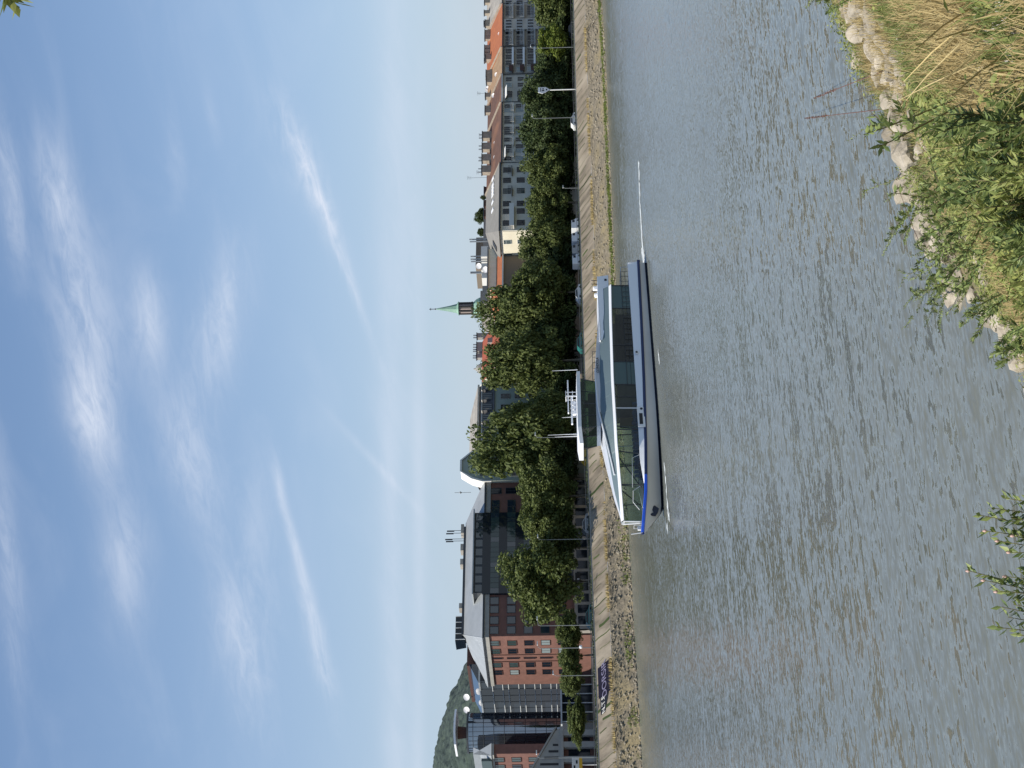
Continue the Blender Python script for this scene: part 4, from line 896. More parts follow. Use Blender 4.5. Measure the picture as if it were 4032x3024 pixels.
# triangular outfall and step frame on the slope
X = onZ(2405, 2195, 2.6).x; p = onZ(2408, 2195, 3.0)
rt = thing('storm_outfall', (p.x, p.y, 2.4), 'black triangular outfall mouth in the stone shore', 'outfall'); 
MB().prism([onY(2404, 2182, p.y), onY(2434, 2182, p.y), onY(2411, 2224, p.y)], (0, .8, 0)).build('mouth', M['black'], rt); MB().prism([onY(2397, 2176, p.y + .3), onY(2440, 2176, p.y + .3), onY(2416, 2236, p.y + .3), onY(2404, 2236, p.y + .3)], (0, 1.4, 0)).build('headwall', M['concrete'], rt)
p = onZ(2385, 2225, 4.0); rt = thing('mooring_frame', (p.x, p.y, 3.4), 'dark steel mooring frame lying on the concrete slope', 'frame')
MB().tube([(p.x - 1.3, p.y, 3.6), (p.x - 1.3, p.y + .2, 4.5), (p.x + 1.3, p.y + .2, 4.5), (p.x + 1.3, p.y, 3.6)], .08, 6).build('bar', M['metaldark'], rt)

# cars
def car(name, y, Yd, m, label, L=4.4, H=1.45, van=False, cat='car', d=1):
    X = XY(y, YQ + Yd, 2270); Yd = Yq(X) - YQ + Yd; X = XY(y, YQ + Yd, 2270); rt = thing(name, (X, YQ + Yd, ZQ), label, cat, 'traffic on the embankment road')
    w = .88 if not van else 1.0
    pr = [(-.5, .3), (-.5, .75), (-.46, .9), (-.3, .95), (.28, .93), (.46, .82), (.5, .6), (.5, .3)] if not van else [(-.5, .35), (-.5, H - .1), (-.47, H), (.3, H), (.4, 1.15), (.49, 1.0), (.5, .35)]
    gr = [(-.42, .95), (-.28, H - .05), (-.2, H), (.08, H), (.14, H - .05), (.30, .94)]
    b = MB(); rows = [[(X + a * L * d, YQ + Yd + yy, ZQ + z * (1 if abs(yy) < w else 1)) for a, z in pr] for yy in (-w, w)]
    b.prism(rows[0], (0, 2 * w, 0)); b.build('body', m, rt)
    if not van:
        MB().prism([(X + a * L * d, YQ + Yd - w * .86, ZQ + z) for a, z in gr], (0, 2 * w * .86, 0)).build('cabin', m, rt)
        MB().prism([(X + a * L * d, YQ + Yd - w * .88, ZQ + z) for a, z in [(-.37, 1.0), (-.27, H - .1), (.10, H - .1), (.24, 1.0)]], (0, 2 * w * .88, 0)).build('side_window', M['glassdark'], rt)
    else: MB().box(X + .1 * L, X + .34 * L, YQ + Yd - w - .02, YQ + Yd - w + .01, ZQ + 1.2, ZQ + 1.75).build('side_window', M['glassdark'], rt)
    wm = MB()
    for a in (-.31, .31):
        for s_ in (-1, 1): MB().tube([(X + a * L, YQ + Yd + s_ * (w - .15), ZQ + .32), (X + a * L, YQ + Yd + s_ * (w + .03), ZQ + .32)], .32, 12).build('wheel', M['tyre'], rt)
car('parked_car', 118, 6, M['card'], 'dark car on the road below the orange roof'); car('parked_car', 478, 5.5, M['carw'], 'white car on the road under the wide dark tree'); car('parked_car', 1158, 6, M['carw'], 'white car behind the boat stern'); car('parked_car', 1352, 6, M['cart'], 'teal car seen over the boat roof')
car('parked_car', 1790, 6, M['yellow'], 'yellow taxi just ahead of the wheelhouse', cat='taxi'); car('parked_car', 2432, 6, M['cart'], 'blue-green car near the office corner'); car('parked_car', 2070, 7, M['carg'], 'silver car below the dark glass bay')
for i, (y, m_, lb) in enumerate(((890, 'carw', 'white van farthest right in the line of vans'), (942, 'carw', 'white van second from the right in the line'), (990, 'carg', 'grey van third in the line of vans'), (1030, 'carw', 'white van nearest the boat stern'))): car('parked_van', y, 5.5, M[m_], lb, 2.9, 1.95, True, 'van')

# graffiti on the slope
rtx = XY(2670, YQ, 2380)
def onslope(x, y):
    lo, hi = 2.0, ZQ
    for _ in range(40):
        z = (lo + hi) / 2; p = onZ(x, y, z)
        if p.y > Yq(p.x) - 1.9 * (ZQ - z): lo = z
        else: hi = z
    return onZ(x, y, z)
pA = onslope(2380, 2670); rt = thing('graffiti', pA, 'dark navy graffiti panel with pale lavender block letters on the slope', 'graffiti')
def slopept(X, t, lift): return Vector((X, Yq(X) + (Ys(X) - Yq(X)) * t, ZQ + (Zs(X) - ZQ) * t + lift))
xg0, xg1 = onslope(2380, 2738).x, onslope(2380, 2612).x
MB().grid([[slopept(X, t, .10) for t in (.12, .5, .93)] for X in [xg0 + (xg1 - xg0) * i / 8 for i in range(9)]]).build('painted_panel', M['g_navy'], rt)
def slopetext(s, x0, x1, size, m, t, root, lift, st=1.0):
    X = (x0 + x1) / 2; c = slopept(X, t, lift); up = (slopept(X, 0, 0) - slopept(X, 1, 0)).normalized(); rx = (slopept(x1, t, 0) - slopept(x0, t, 0)).normalized(); n = rx.cross(up).normalized(); up = n.cross(rx)
    o = text('lettering', s, size, m, root, (0, 0, 0), (0, 0, 0), .01, st); mm = Matrix.Identity(3)
    for i, a in enumerate((rx, up, n)):
        for j in range(3): mm[j][i] = a[j]
    o.rotation_euler = mm.to_euler(); o.location = c - wl(root); return o
slopetext('DORSIR', xg0, xg1, 2.15, M['g_lav'], .55, rt, .16, .95)
xh0, xh1 = onslope(2375, 2812).x, onslope(2375, 2742).x
rt = thing('graffiti', slopept((xh0 + xh1) / 2, .4, 0), 'black graffiti patch with white letters N.T.F next to the navy panel', 'graffiti')
MB().grid([[slopept(X, t, .10) for t in (.22, .5, .78 - .3 * (1 - i / 6))] for i, X in enumerate([xh0 + (xh1 - xh0) * i / 6 for i in range(7)])]).build('painted_panel', M['black'], rt)
slopetext('N.T.F', xh0, xh1, 1.55, M['g_white'], .44, rt, .16, .95)

# ------------------------------------------------------------------ the boat
ps, pb = onZ(2546, 1041, 0), onZ(2624, 2030, 0)
hd = Vector((pb.x - ps.x, pb.y - ps.y, 0)).normalized(); port = Vector((-hd.y, hd.x, 0))
if port.y > 0: port = -port
HB = 3.7
org = Vector((ps.x, ps.y, 0)) - port * 3.45
boat = thing('river_cruise_boat', org, 'white and grey glass-roofed river cruise boat with blue band, sailing left', 'boat')
ang = math.atan2(hd.y, hd.x); boat.rotation_euler = (0, 0, ang)
# with +x forward the port side is +y
assert (Matrix.Rotation(ang, 3, 'Z') @ Vector((0, 1, 0))).dot(port) > .9
def s_of(y, lat, x=2480):
    d = ray(x, y); o = C0 - org; n = port
    t = (lat - o.dot(n)) / d.dot(n); return (o + d * t).dot(hd)
def Bd(mb, name, m, parent=None, smooth=False): return mb.build(name, m, parent or boat, local=True, smooth=smooth)
print('boat', org, 'len', (pb - ps).length, 's', [round(s_of(y, 3.4), 1) for y in (1041, 1125, 1215, 1360, 1515, 1608, 1690, 1800, 2055)], s_of(2055, 0), s_of(2100, 0))
sT = s_of(2058, 0); sTip = s_of(2100, 0, 2530)
zd_t = [(-1, 1.2), (0, 1.2), (10, 1.35), (20, 1.55), (30, 1.85), (36, 2.1), (sTip, 2.65)]
bd_t = [(-1, 3.55), (0, 3.6), (4, 3.7), (sTip - 15, 3.7), (sTip - 10, 3.4), (sTip - 6, 2.65), (sTip - 3, 1.6), (sTip - 1, .7), (sTip, .08)]
bw_t = [(-1, 3.2), (0, 3.3), (4, 3.45), (sTip - 16, 3.45), (sTip - 11, 2.75), (sTip - 7, 1.55), (sTip - 4.2, .45), (sTip - 3.2, .06), (sTip, .05)]
ss_ = [-.4 + (sTip + .4) * i / 46 for i in range(47)]
def stemz(s): return 0 if s < sTip - 3.2 else (s - sTip + 3.2) / 3.2 * 2.2
def hp(s, z):
    zb_ = max(stemz(s), 0); zd = lerp(zd_t, s); a, c = lerp(bw_t, s), lerp(bd_t, s)
    t = max(0, min(1, (z - zb_) / max(zd - zb_, .01))); return a + (c - a) * t ** .8
def side(zlo, zhi, name, m, off=0, n=4, s0=-9, s1=99, parent=None):
    b = MB(); S2 = [s for s in ss_ if s0 <= s <= s1]
    for sg in (1, -1):
        rows = []
        for s in S2:
            lo, hi = max(zlo(s), stemz(s)), max(zhi(s), stemz(s)); rows.append([(s, sg * (hp(s, lo + (hi - lo) * k / n) + off), lo + (hi - lo) * k / n) for k in range(n + 1)])
        b.grid(rows)
    return b
zd = lambda s: lerp(zd_t, s)
b = side(lambda s: -.9, lambda s: .24, '', None, .03, 3); b.poly([(-.4, -3.3, -.9), (-.4, 3.3, -.9), (-.4, 3.4, .24), (-.4, -3.4, .24)]); Bd(b, 'boot_topping', M['boot'], smooth=True)
b = side(lambda s: .22, lambda s: zd(s) - .32, '', None, 0, 5); b.poly([(-.4, -3.4, .4), (-.4, 3.4, .4), (-.4, 3.55, 1.3), (-.4, -3.55, 1.3)]); Bd(b, 'hull', M['hull'], smooth=True)
sB = sTip - 5.5
for nm, m_, a_, c_ in (('fender_band', M['navy'], -.5, sB), ('bow_band', M['blue'], sB - .9, 99)):
    b = MB(); S2 = [s for s in ss_ if a_ <= s <= c_]
    for sg in (1, -1): b.grid([[(s, sg * (hp(s, zd(s) - .34) ), zd(s) - .34), (s, sg * (lerp(bd_t, s) + .12), zd(s) - .28), (s, sg * (lerp(bd_t, s) + .12), zd(s) - .04), (s, sg * lerp(bd_t, s), zd(s) + .02)] for s in S2])
    if a_ < 0: b.box(-.75, -.38, -3.6, 3.6, .82, 1.2)
    Bd(b, nm, m_)
zbw = lambda s: lerp([(-1, 2.42), (8, 2.4), (22, 2.38), (32, 2.45), (sTip - 5.0, zd(sTip - 5.0) + .02), (99, 2.7)], s)
b = MB(); S2 = [s for s in ss_ if s <= sTip - 4.6]
for sg in (1, -1): b.grid([[(s, sg * (lerp(bd_t, s) + .01), zd(s)), (s, sg * (lerp(bd_t, s) - .16), max(zbw(s), zd(s) + .03)), (s, sg * (lerp(bd_t, s) - .26), max(zbw(s), zd(s) + .03)), (s, sg * (lerp(bd_t, s) - .26), zd(s))] for s in S2])
b.box(-.4, -.25, -3.55, 3.55, 1.2, 2.3); Bd(b, 'bulwark', M['superw'])
b = MB(); b.grid([[(s, -lerp(bd_t, s) + .05, zd(s) - .02), (s, lerp(bd_t, s) - .05, zd(s) - .02)] for s in ss_]); Bd(b, 'deck', M['deck'])
# gangway gate on the bulwark
sa, sb_ = s_of(1604, 3.7), s_of(1682, 3.7)
g = Bd(MB().box(sa, sb_, 3.66, 3.76, zd(20) + .05, 2.46), 'gangway_gate', M['white']); Bd(MB().box(sa + 1.0, sb_ - .4, 3.761, 3.78, 1.85, 2.25), 'gate_slot', M['black'], g); Bd(MB().tube([(sa + .3, 3.765, 1.95), (sa + .3, 3.8, 1.95)], .16, 12), 'fairlead', M['black'], g)
s2 = s_of(1389, 3.7); Bd(MB().box(s2 - .25, s2 + .25, 3.7, 3.8, 1.9, 2.25), 'hawse_fitting', M['white']); Bd(MB().tube([(s2, 3.8, 2.05), (s2, 3.84, 2.05)], .14, 10), 'fairlead', M['black'])
# saloon walls
ze_t = [(0, 4.62), (10, 4.85), (20, 5.0), (30, 4.95), (sT, 4.55)]
ws_t = [(0, 3.3), (sT - 12, 3.3), (sT - 8, 2.9), (sT - 4, 1.75), (sT, .12)]
zw0 = lambda s: max(2.35, zd(s) + .1)
segs = [s_of(y, 3.3) for y in (1125, 1215, 1360, 1425, 1515, 1563, 1608, 1690)] + [sT - 11.5, sT - 8, sT - 4, sT]
pm = ['teal', 'panedark', 'panedark', 'teal', 'paneclear', 'paneclear', 'paneclear', 'paneclear', 'paneclear', 'paneclear', 'paneclear']
pw_ = lambda s, z: lerp(ws_t, s) + .10 * (z - 2.4) / 2.4 * (1 if s < sT - 2 else 0)
for sg in (1, -1):
    for i in range(len(segs) - 1):
        a, c = segs[i] + .04, segs[i + 1] - .04; rows = [[(s, sg * pw_(s, z), z) for z in (zw0(s), lerp(ze_t, s))] for s in [a + (c - a) * k / 4 for k in range(5)]]
        Bd(MB().grid(rows), 'saloon_pane', M[pm[i] if sg > 0 or i > 3 else 'panedark'])
    for i, s in enumerate(segs):
        m_ = M['white'] if i in (6, 11) else M['metaldark']; lean = .5 if i in (8, 9) else 0
        Bd(MB().tube([(s + lean, sg * (lerp(ws_t, s) + .02), zw0(s)), (s, sg * (lerp(ws_t, s) + .12), lerp(ze_t, s))], .07 if i != 11 else .09, 6), 'window_post', m_)
    Bd(MB().tube([(sT - 7.4, sg * (lerp(ws_t, sT - 7.4) + .03), lerp(ze_t, sT - 7)), (sT - 3.6, sg * (lerp(ws_t, sT - 3.6) + .05), zw0(sT - 3.6))], .07, 6), 'diagonal_brace', M['metaldark'])
# roof
s0r = s_of(1128, 3.4) - .2
zc_t = [(-2, 6.25), (8, 6.3), (13, 6.8), (18, 7.02), (23, 6.85), (30, 6.0), (35, 5.4), (sT - 1, 4.85), (sT, 4.7)]
wi_t = [(-2, 2.9), (10, 2.75), (16, 2.3), (24, 2.0), (sT - 8, 1.5), (sT - 3, .6), (sT, .05)]
rs = [s0r + (sT - s0r) * i / 40 for i in range(41)]
wo = lambda s: lerp(ws_t, s) + .32
b = MB()
for sg in (1, -1): b.grid([[(s, sg * (wo(s) - .45), lerp(ze_t, s) - .10), (s, sg * (wo(s) + .06), lerp(ze_t, s) - .08), (s, sg * (wo(s) + .06), lerp(ze_t, s) - .02), (s, sg * (wo(s) - .28), lerp(ze_t, s) + .26)] for s in rs])
b.poly([(sT, .4, 4.4), (sT, -.4, 4.4), (sT + .15, -.2, 4.75), (sT + .15, .2, 4.75)]); Bd(b, 'roof_edge', M['white'])
b = MB()
for sg in (1, -1): b.grid([[(s, sg * (wo(s) - .28), lerp(ze_t, s) + .24), (s, sg * max(lerp(wi_t, s), 0) , lerp(zc_t, s) - .42 * (1 if s < 20 else max(0, (26 - s) / 6)))] for s in rs])
Bd(b, 'roof_glazing', M['roofglass'], smooth=True)
b = MB(); b.grid([[(s, -lerp(wi_t, s), lerp(zc_t, s)), (s, 0, lerp(zc_t, s) + .08), (s, lerp(wi_t, s), lerp(zc_t, s))] for s in rs])
for sg in (1, -1): b.grid([[(s, sg * lerp(wi_t, s), lerp(zc_t, s)), (s, sg * (lerp(wi_t, s) + .02), lerp(zc_t, s) - .45)] for s in rs if s < 24])
Bd(b, 'roof_top', M['superg'])
sf0, sf1 = s_of(1082, 3), s_of(1335, 3)
b = MB()
for sg in (1, -1): b.prism([(sf0, sg * 3.02, 4.95), (sf0 + .1, sg * 2.9, 6.35), (sf1, sg * 2.75, 6.42), (sf1 - .2, sg * 2.85, 6.0), (sf0 + 6, sg * 3.1, 5.15)], (0, -.12 * sg, 0))
b.box(sf0, sf1, -2.88, 2.88, 6.24, 6.34); b.box(sf0, s0r + .6, -2.95, 2.95, 4.92, 5.05); Bd(b, 'aft_fairing', M['superw'])
Bd(MB().box(sf0 + .7, sf0 + 1.0, 2.93, 3.06, 5.15, 5.45), 'mooring_light', M['black'])
sL = (s_of(1408, 2.6) + s_of(1452, 2.6)) / 2
o = text('lettering', 'GONDOLA', .5, M['metaldark'], boat, (sL, lerp(wi_t, sL - 1.2) + .05, lerp(zc_t, sL) - .22), (R(90), 0, math.pi), .012, 1.0)
for sg in (1, -1):
    pts = [(s, sg * max(.3, lerp([(17, 2.15), (24, 2.0), (30, 2.1), (sT - 6, 1.9), (sT - 4, 1.4)], s)), lerp(zc_t, s) + .05 - .45 * max(0, (s - 24) / 14)) for s in [17 + (sT - 5.5 - 17) * i / 12 for i in range(13)]]
    Bd(MB().tube(pts, .11, 6), 'roof_rib', M['white'])
for s in [20 + i * 2.2 for i in range(8)]:
    if s < sT - 3:
        for sg in (1, -1): Bd(MB().tube([(s, sg * (wo(s) - .28), lerp(ze_t, s) + .25), (s, sg * lerp(wi_t, s), lerp(zc_t, s) - .42 * (1 if s < 20 else max(0, (26 - s) / 6)) + .01)], .02, 4), 'glazing_bar', M['roofglass'])
# roof rail
b = MB(); r0, r1 = s_of(1385, 2), s_of(1495, 2); b.tube([(r0, 2.2, 7.3), (r1, 2.0, 7.4)], .035, 5)
for i in range(6): s = r0 + (r1 - r0) * i / 5; b.tube([(s, 2.15, 6.5), (s, 2.15, 7.3)], .03, 5)
Bd(b, 'roof_rail', M['metaldark'])
# wheelhouse
w0, w1 = s_of(1499, 1.8), s_of(1693, 1.8); t0, t1 = s_of(1490, 1.8), s_of(1700, 1.8); zb0, zt0 = 7.12, 8.85
q0 = [(w0, -1.75), (w0, 1.75), (w1 - .7, 1.75), (w1, .9), (w1, -.9), (w1 - .7, -1.75)]; q1 = [(t0, -1.9), (t0, 1.9), (t1 - .6, 1.9), (t1, 1.0), (t1, -1.0), (t1 - .6, -1.9)]
n = len(q0)
for i in range(n):
    a, c = i, (i + 1) % n; k = 4 if i in (1, 5) else 1
    for j in range(k):
        u, v = j / k, (j + 1) / k; L2 = lambda p, q, t: (p[0] + (q[0] - p[0]) * t, p[1] + (q[1] - p[1]) * t)
        A, B_, C_, D_ = L2(q0[a], q0[c], u), L2(q0[a], q0[c], v), L2(q1[a], q1[c], v), L2(q1[a], q1[c], u)
        Bd(MB().poly([(*A, zb0), (*B_, zb0), (*C_, zt0), (*D_, zt0)]), 'wheelhouse_pane', M['wheelglass'])
        Bd(MB().tube([(*A, zb0), (*D_, zt0)], .06, 5), 'wheelhouse_post', M['metaldark'])
Bd(MB().prism([(x, y, zb0 - .45) for x, y in q0], (0, 0, .44)), 'wheelhouse_base', M['superg'])
Bd(MB().box(w0 + 1.2, w1 - 1.6, -1.0, 1.0, zb0, zb0 + .9), 'helm_console', M['metaldark']); Bd(MB().box(w0 + 2.2, w0 + 2.8, .2, .8, zb0, zb0 + 1.35), 'helm_chair', M['black'])
rx0, rx1 = s_of(1452, 2), s_of(1731, 2)
rows = [[(s, -2.2 * w_, z_), (s, 2.2 * w_, z_), (s, 2.2 * w_, z_ + .42), (s, -2.2 * w_, z_ + .5)] for s, w_, z_ in ((rx0, .8, zt0 + .02), (rx0 + 1.5, 1, zt0 + .04), (rx1 - 2, 1, zt0 + .05), (rx1, .7, zt0 - .12))]
b = MB().grid(rows, True); b.poly(rows[0]); b.poly(rows[-1]); wr = Bd(b, 'wheelhouse_roof', M['white'])
sm = s_of(1555, 0)
ms_ = MB()
for dx in (-.35, .35): ms_.tube([(sm + dx, -.3, zt0 + .4), (sm + dx, -.3, zt0 + 1.75)], .045, 6).tube([(sm + dx, .3, zt0 + .4), (sm + dx, .3, zt0 + 1.75)], .045, 6)
ms_.box(sm - .45, sm + .45, -.4, .4, zt0 + .95, zt0 + 1.02); ms_.box(sm - .5, sm + .5, -.45, .45, zt0 + 1.75, zt0 + 1.82); ms_ = Bd(ms_, 'radar_mast', M['white'], wr)
Bd(MB().box(s_of(1495, 0), s_of(1622, 0), -.15, .15, zt0 + 1.45, zt0 + 1.6), 'radar_scanner', M['white'], wr); Bd(MB().box(s_of(1575, 0), s_of(1680, 0), .5, .75, zt0 + 1.02, zt0 + 1.22), 'radar_scanner', M['white'], wr)
for y in (1595, 1612, 1630): s = s_of(y, 0); Bd(MB().lathe((s, .4, zt0 + .55), [(.01, 0), (.33, .08), (.36, .35), (.22, .62), (.01, .7)], 12), 'radome', M['white'], wr)
for y, h in ((1465, 3.4), (1650, 2.3), (1718, 4.0), (1726, 3.2)): s = s_of(y, 0); Bd(MB().tube([(s, .6, zt0 + .3), (s + .1, .6, zt0 + h)], [.05, .02], 5), 'whip_antenna', M['white'], wr)
# interior
Bd(MB().box(2.5, sT - 6, -3.0, 3.0, 1.7, 1.82), 'saloon_floor', M['deck']); Bd(MB().box(segs[1] + .3, segs[2] + 1.0, -2.6, 2.6, 1.83, 4.3), 'interior_shade_block', M['black']); Bd(MB().box(segs[4] - .6, segs[4] - .3, -2.9, 2.9, 1.83, 4.5), 'bulkhead', M['metaldark'])  # black block stands in for the unlit inside of the aft saloon
Bd(MB().box(segs[4] - .2, segs[4] + 1.3, -2.9, -2.7, 1.5, 4.2), 'wood_screen', M['tan'])
seat = MB().box(-.25, .25, -.24, .24, .38, .5).box(-.28, -.2, -.24, .24, .45, 1.05).box(-.2, .2, -.2, .2, 0, .37).mesh('seat', M['seat'])
s = segs[5] + .6; k = 0
while s < sT - 7:
    for y in (2.5, 1.7, .9, -.9, -1.7, -2.5):
        if abs(y) < lerp(ws_t, s) - .5: o = inst('seat', seat, boat, (s, y, 1.83))
    s += 1.25; k += 1
Bd(MB().tube([(segs[0] - 2.5, 3.45, 3.35), (segs[4], 3.45, 3.35)], .035, 5).tube([(segs[0] - 2.5, 3.45, 2.85), (segs[4], 3.45, 2.85)], .02, 5), 'side_rail', M['metaldark'])
post = MB().tube([(0, 0, 0), (0, 0, .98)], .03, 5).mesh('stanchion', M['metaldark'])
for i in range(18): s = segs[0] - 2.5 + i * .92; inst('stanchion', post, boat, (s, 3.46, 2.38)) if s < segs[4] else None
# bow gear
b = MB(); b.tube([(sTip - 5.2, 1.9, 2.55), (sTip - 4.6, 1.8, 3.35), (sTip - 3.4, 1.3, 3.4), (sTip - 2.6, .9, 2.7)], .035, 5); b.tube([(sTip - 9, 2.9, 2.4), (sTip - 8.6, 2.8, 3.3), (sTip - 5.0, 1.95, 3.4)], .03, 5); b.tube([(sTip - .9, .3, 2.6), (sTip - .9, .3, 3.4), (sTip - .9, -.3, 3.4), (sTip - .9, -.3, 2.6)], .035, 5); Bd(b, 'bow_rail', M['white'])
Bd(MB().tube([(sTip - .1, 0, 2.5), (sTip + .1, 0, 3.75)], .05, 6), 'jackstaff', M['white']); Bd(MB().box(sTip - .9, sTip - .5, -.15, .15, 2.65, 3.0), 'bollard', M['white'])
sA = s_of(1990, 1.6, 2580); wA = hp(sA, 1.2) + .06
an = MB().prism([(sA - .75, wA - .05, 1.75), (sA - .5, wA, .95), (sA - .1, wA, .55), (sA + .35, wA - .1, .7), (sA + .7, wA - .28, .95), (sA + .55, wA - .28, 1.75), (sA + .3, wA - .15, 1.15), (sA, wA - .05, 1.3), (sA - .3, wA, 1.2)], (0, .12, 0)); Bd(an, 'anchor', M['boot'])
Bd(MB().lathe((sf0 + 1.6, 2.2, 6.36), [(.01, 0), (.35, .02), (.35, .42), (.2, .55), (.01, .56)], 10), 'life_raft', M['white']); Bd(MB().lathe((sf0 + 2.8, 2.2, 6.36), [(.01, 0), (.3, .02), (.3, .36), (.01, .45)], 10), 'life_raft', M['white'])
for dx in (.3, 1.0, 2.3): Bd(MB().tube([(sf0 + dx, 2.4, 6.3), (sf0 + dx - .1, 2.4, 7.1)], .05, 5), 'deck_light', M['black'])
Bd(MB().tube([(-.2, 2.9, 2.3), (-.2, 2.9, 3.3), (segs[0], 2.9, 3.3)], .05, 6).tube([(-.2, -2.9, 2.3), (-.2, -2.9, 3.3), (segs[0], -2.9, 3.3)], .05, 6).tube([(-.2, 2.9, 3.3), (-.2, -2.9, 3.3)], .05, 6), 'stern_rail', M['steel'])
# wake
def patch(b, pts, n=1):
    for (x0, y0, x1, y1, w) in pts:
        for i in range(n):
            t = rnd.random(); p = onZ(x0 + (x1 - x0) * t + rnd.uniform(-w, w), y0 + (y1 - y0) * t, .035); r_ = rnd.uniform(.12, .45)
            b.poly([p + Vector((r_ * rnd.uniform(1, 2.4) * math.cos(a), r_ * .5 * math.sin(a), rnd.uniform(-.005, .02))) for a in (0, 1.0, 2.1, 3.14, 4.2, 5.2)])
b = MB(); patch(b, [(2521, 820, 2534, 1035, 2)], 420); patch(b, [(2528, 980, 2540, 1040, 5)], 120); patch(b, [(2592, 1385, 2596, 1430, 1.5)], 14); patch(b, [(2616, 1830, 2630, 2000, 1.5)], 26); patch(b, [(2628, 1985, 2634, 2040, 3)], 45); patch(b, [(2625, 2070, 2628, 2082, 2)], 14)
patch(b, [(2515, 640, 2521, 820, 2)], 90)
tag(b.build('wake_foam', M['foam']), 'white wake foam trailing behind the boat and at its bow', kind='stuff')

# ------------------------------------------------------------------ near bank
SH = [(3336, 28), (3420, 121), (3453, 233), (3500, 345), (3583, 467), (3574, 607), (3585, 728), (3640, 840), (3723, 980), (3821, 1166), (3928, 1260), (4026, 1400)]
pa, pc = onZ(3336, 20, 0), onZ(4026, 1400, 0)
ld = Vector((pa.x - pc.x, pa.y - pc.y, 0)).normalized(); ln_ = Vector((-ld.y, ld.x, 0))
if ln_.y < 0: ln_ = -ln_
sh0 = pc.dot(ln_); GZ = EYE - 1.6
_sh = sorted((onZ(x, y, 0).dot(ld), onZ(x, y, 0).dot(ln_)) for x, y in SH)
def shore(l): return lerp(_sh, l)
def ground(x, y):
    l = x * ld.x + y * ld.y; n_ = x * ln_.x + y * ln_.y; d = shore(l) - n_
    return GZ * d / shore(l) if d > -3 else -1.2
def gz_(x, y): return ground(x, y) + .22 * nse(x * .35, y * .35, 2) + .10 * nse(x * 1.3, y * 1.3, 4)
def onG(x, y):
    d = ray(x, y); t = 2.0
    while t < 90:
        p = C0 + d * t
        if p.z <= gz_(p.x, p.y): return p
        t += .15
    return p
print('shore', ld, sh0, _sh[0], _sh[-1])
b = MB(); rows = []
for i in range(110):
    l = -10 + i * 1.0; rows.append([])
    for j in range(70):
        n_ = -12 + (shore(l) + 2.5 + 12) * j / 69; P = ld * l + ln_ * n_; rows[-1].append((P.x, P.y, gz_(P.x, P.y)))
b.grid(rows).build('river_bank', M['soil'], smooth=True)['kind'] = 'structure'
# boulders
RM = [rockmesh('boulder', 100 + i, M['rock'], 3, .3, 1 + .1 * (i % 3)) for i in range(6)]; RP = [rockmesh('boulder', 140 + i, M['rockpale'], 3, .3) for i in range(3)]
def rock(x, y, px, meshes, label, grp='riprap boulders on the near bank', sink=.2, P=None):
    p = P if P is not None else onG(x, y); dep = (p - C0).dot(_F); r_ = px / FPX * dep / 2 if P is None else px
    o = inst('boulder', rnd.choice(meshes), None, (p.x, p.y, gz_(p.x, p.y) + r_ * (.45 - sink))); o.scale = (r_ * rnd.uniform(.9, 1.15), r_ * rnd.uniform(.85, 1.1), r_ * rnd.uniform(.95, 1.25)); o.rotation_euler = (rnd.uniform(-.3, .3), rnd.uniform(-.3, .3), rnd.uniform(0, 6.28))
    return tag(o, label, 'boulder', grp)
SH2 = sorted((y, x) for x, y in SH)
big = [(3372, 40, 110, 'boulder farthest right at the water line'), (3400, 110, 120, 'tawny boulder right of the dark gap'), (3455, 190, 105, 'flat boulder above the dark gap in the stones'), (3480, 290, 90, 'boulder just left of the dark gap'), (3432, 352, 66, 'small pale boulder standing out in the water'),
       (3520, 390, 100, 'cracked boulder behind the red-brown seed heads'), (3560, 470, 110, 'low boulder behind the first leafy shoot'), (3605, 620, 185, 'largest pale boulder at the water line'), (3660, 560, 120, 'boulder right of the largest one'), (3615, 735, 165, 'big smooth boulder left of the largest one'), (3680, 850, 140, 'wedge shaped boulder among willow shoots'),
       (3745, 985, 130, 'sunlit boulder half hidden by willow leaves'), (3790, 1080, 80, 'grey boulder under the dense willow shrub'), (3850, 1160, 75, 'whitish boulder below the dense willow shrub'), (3945, 1275, 80, 'last pale boulder before the bottom edge'), (4015, 1395, 110, 'boulder cut by the bottom edge')]
for x, y, px, lb in big: rock(x, y, px, RM if px > 70 else RP, lb)
for i in range(130):
    l = rnd.uniform(20, 75); d = abs(rnd.gauss(0, 2.2)) - .8; P = ld * l + ln_ * (shore(l) - d); rock(0, 0, rnd.uniform(.2, .55), RM, 'grey riprap stone in the rubble along the near water line', P=Vector((P.x, P.y, 0)))
for x, y, px in ((3880, 40, 110), (3905, 130, 90), (3960, 90, 120), (4000, 220, 120), (3925, 230, 80), (3890, 265, 70), (3960, 330, 110), (4020, 330, 90), (3985, 30, 130), (4022, 140, 120), (3860, 110, 80)): rock(x, y, px, RP, 'pale stone on the dry path at the lower right corner', 'pale stones at the lower right', .3)
for i in range(64):
    y = rnd.uniform(10, 640); x0 = lerp(SH2, y); rock(x0 + rnd.uniform(5, 140), y, rnd.uniform(45, 115), RM, 'tan riprap block in the second row above the water line')
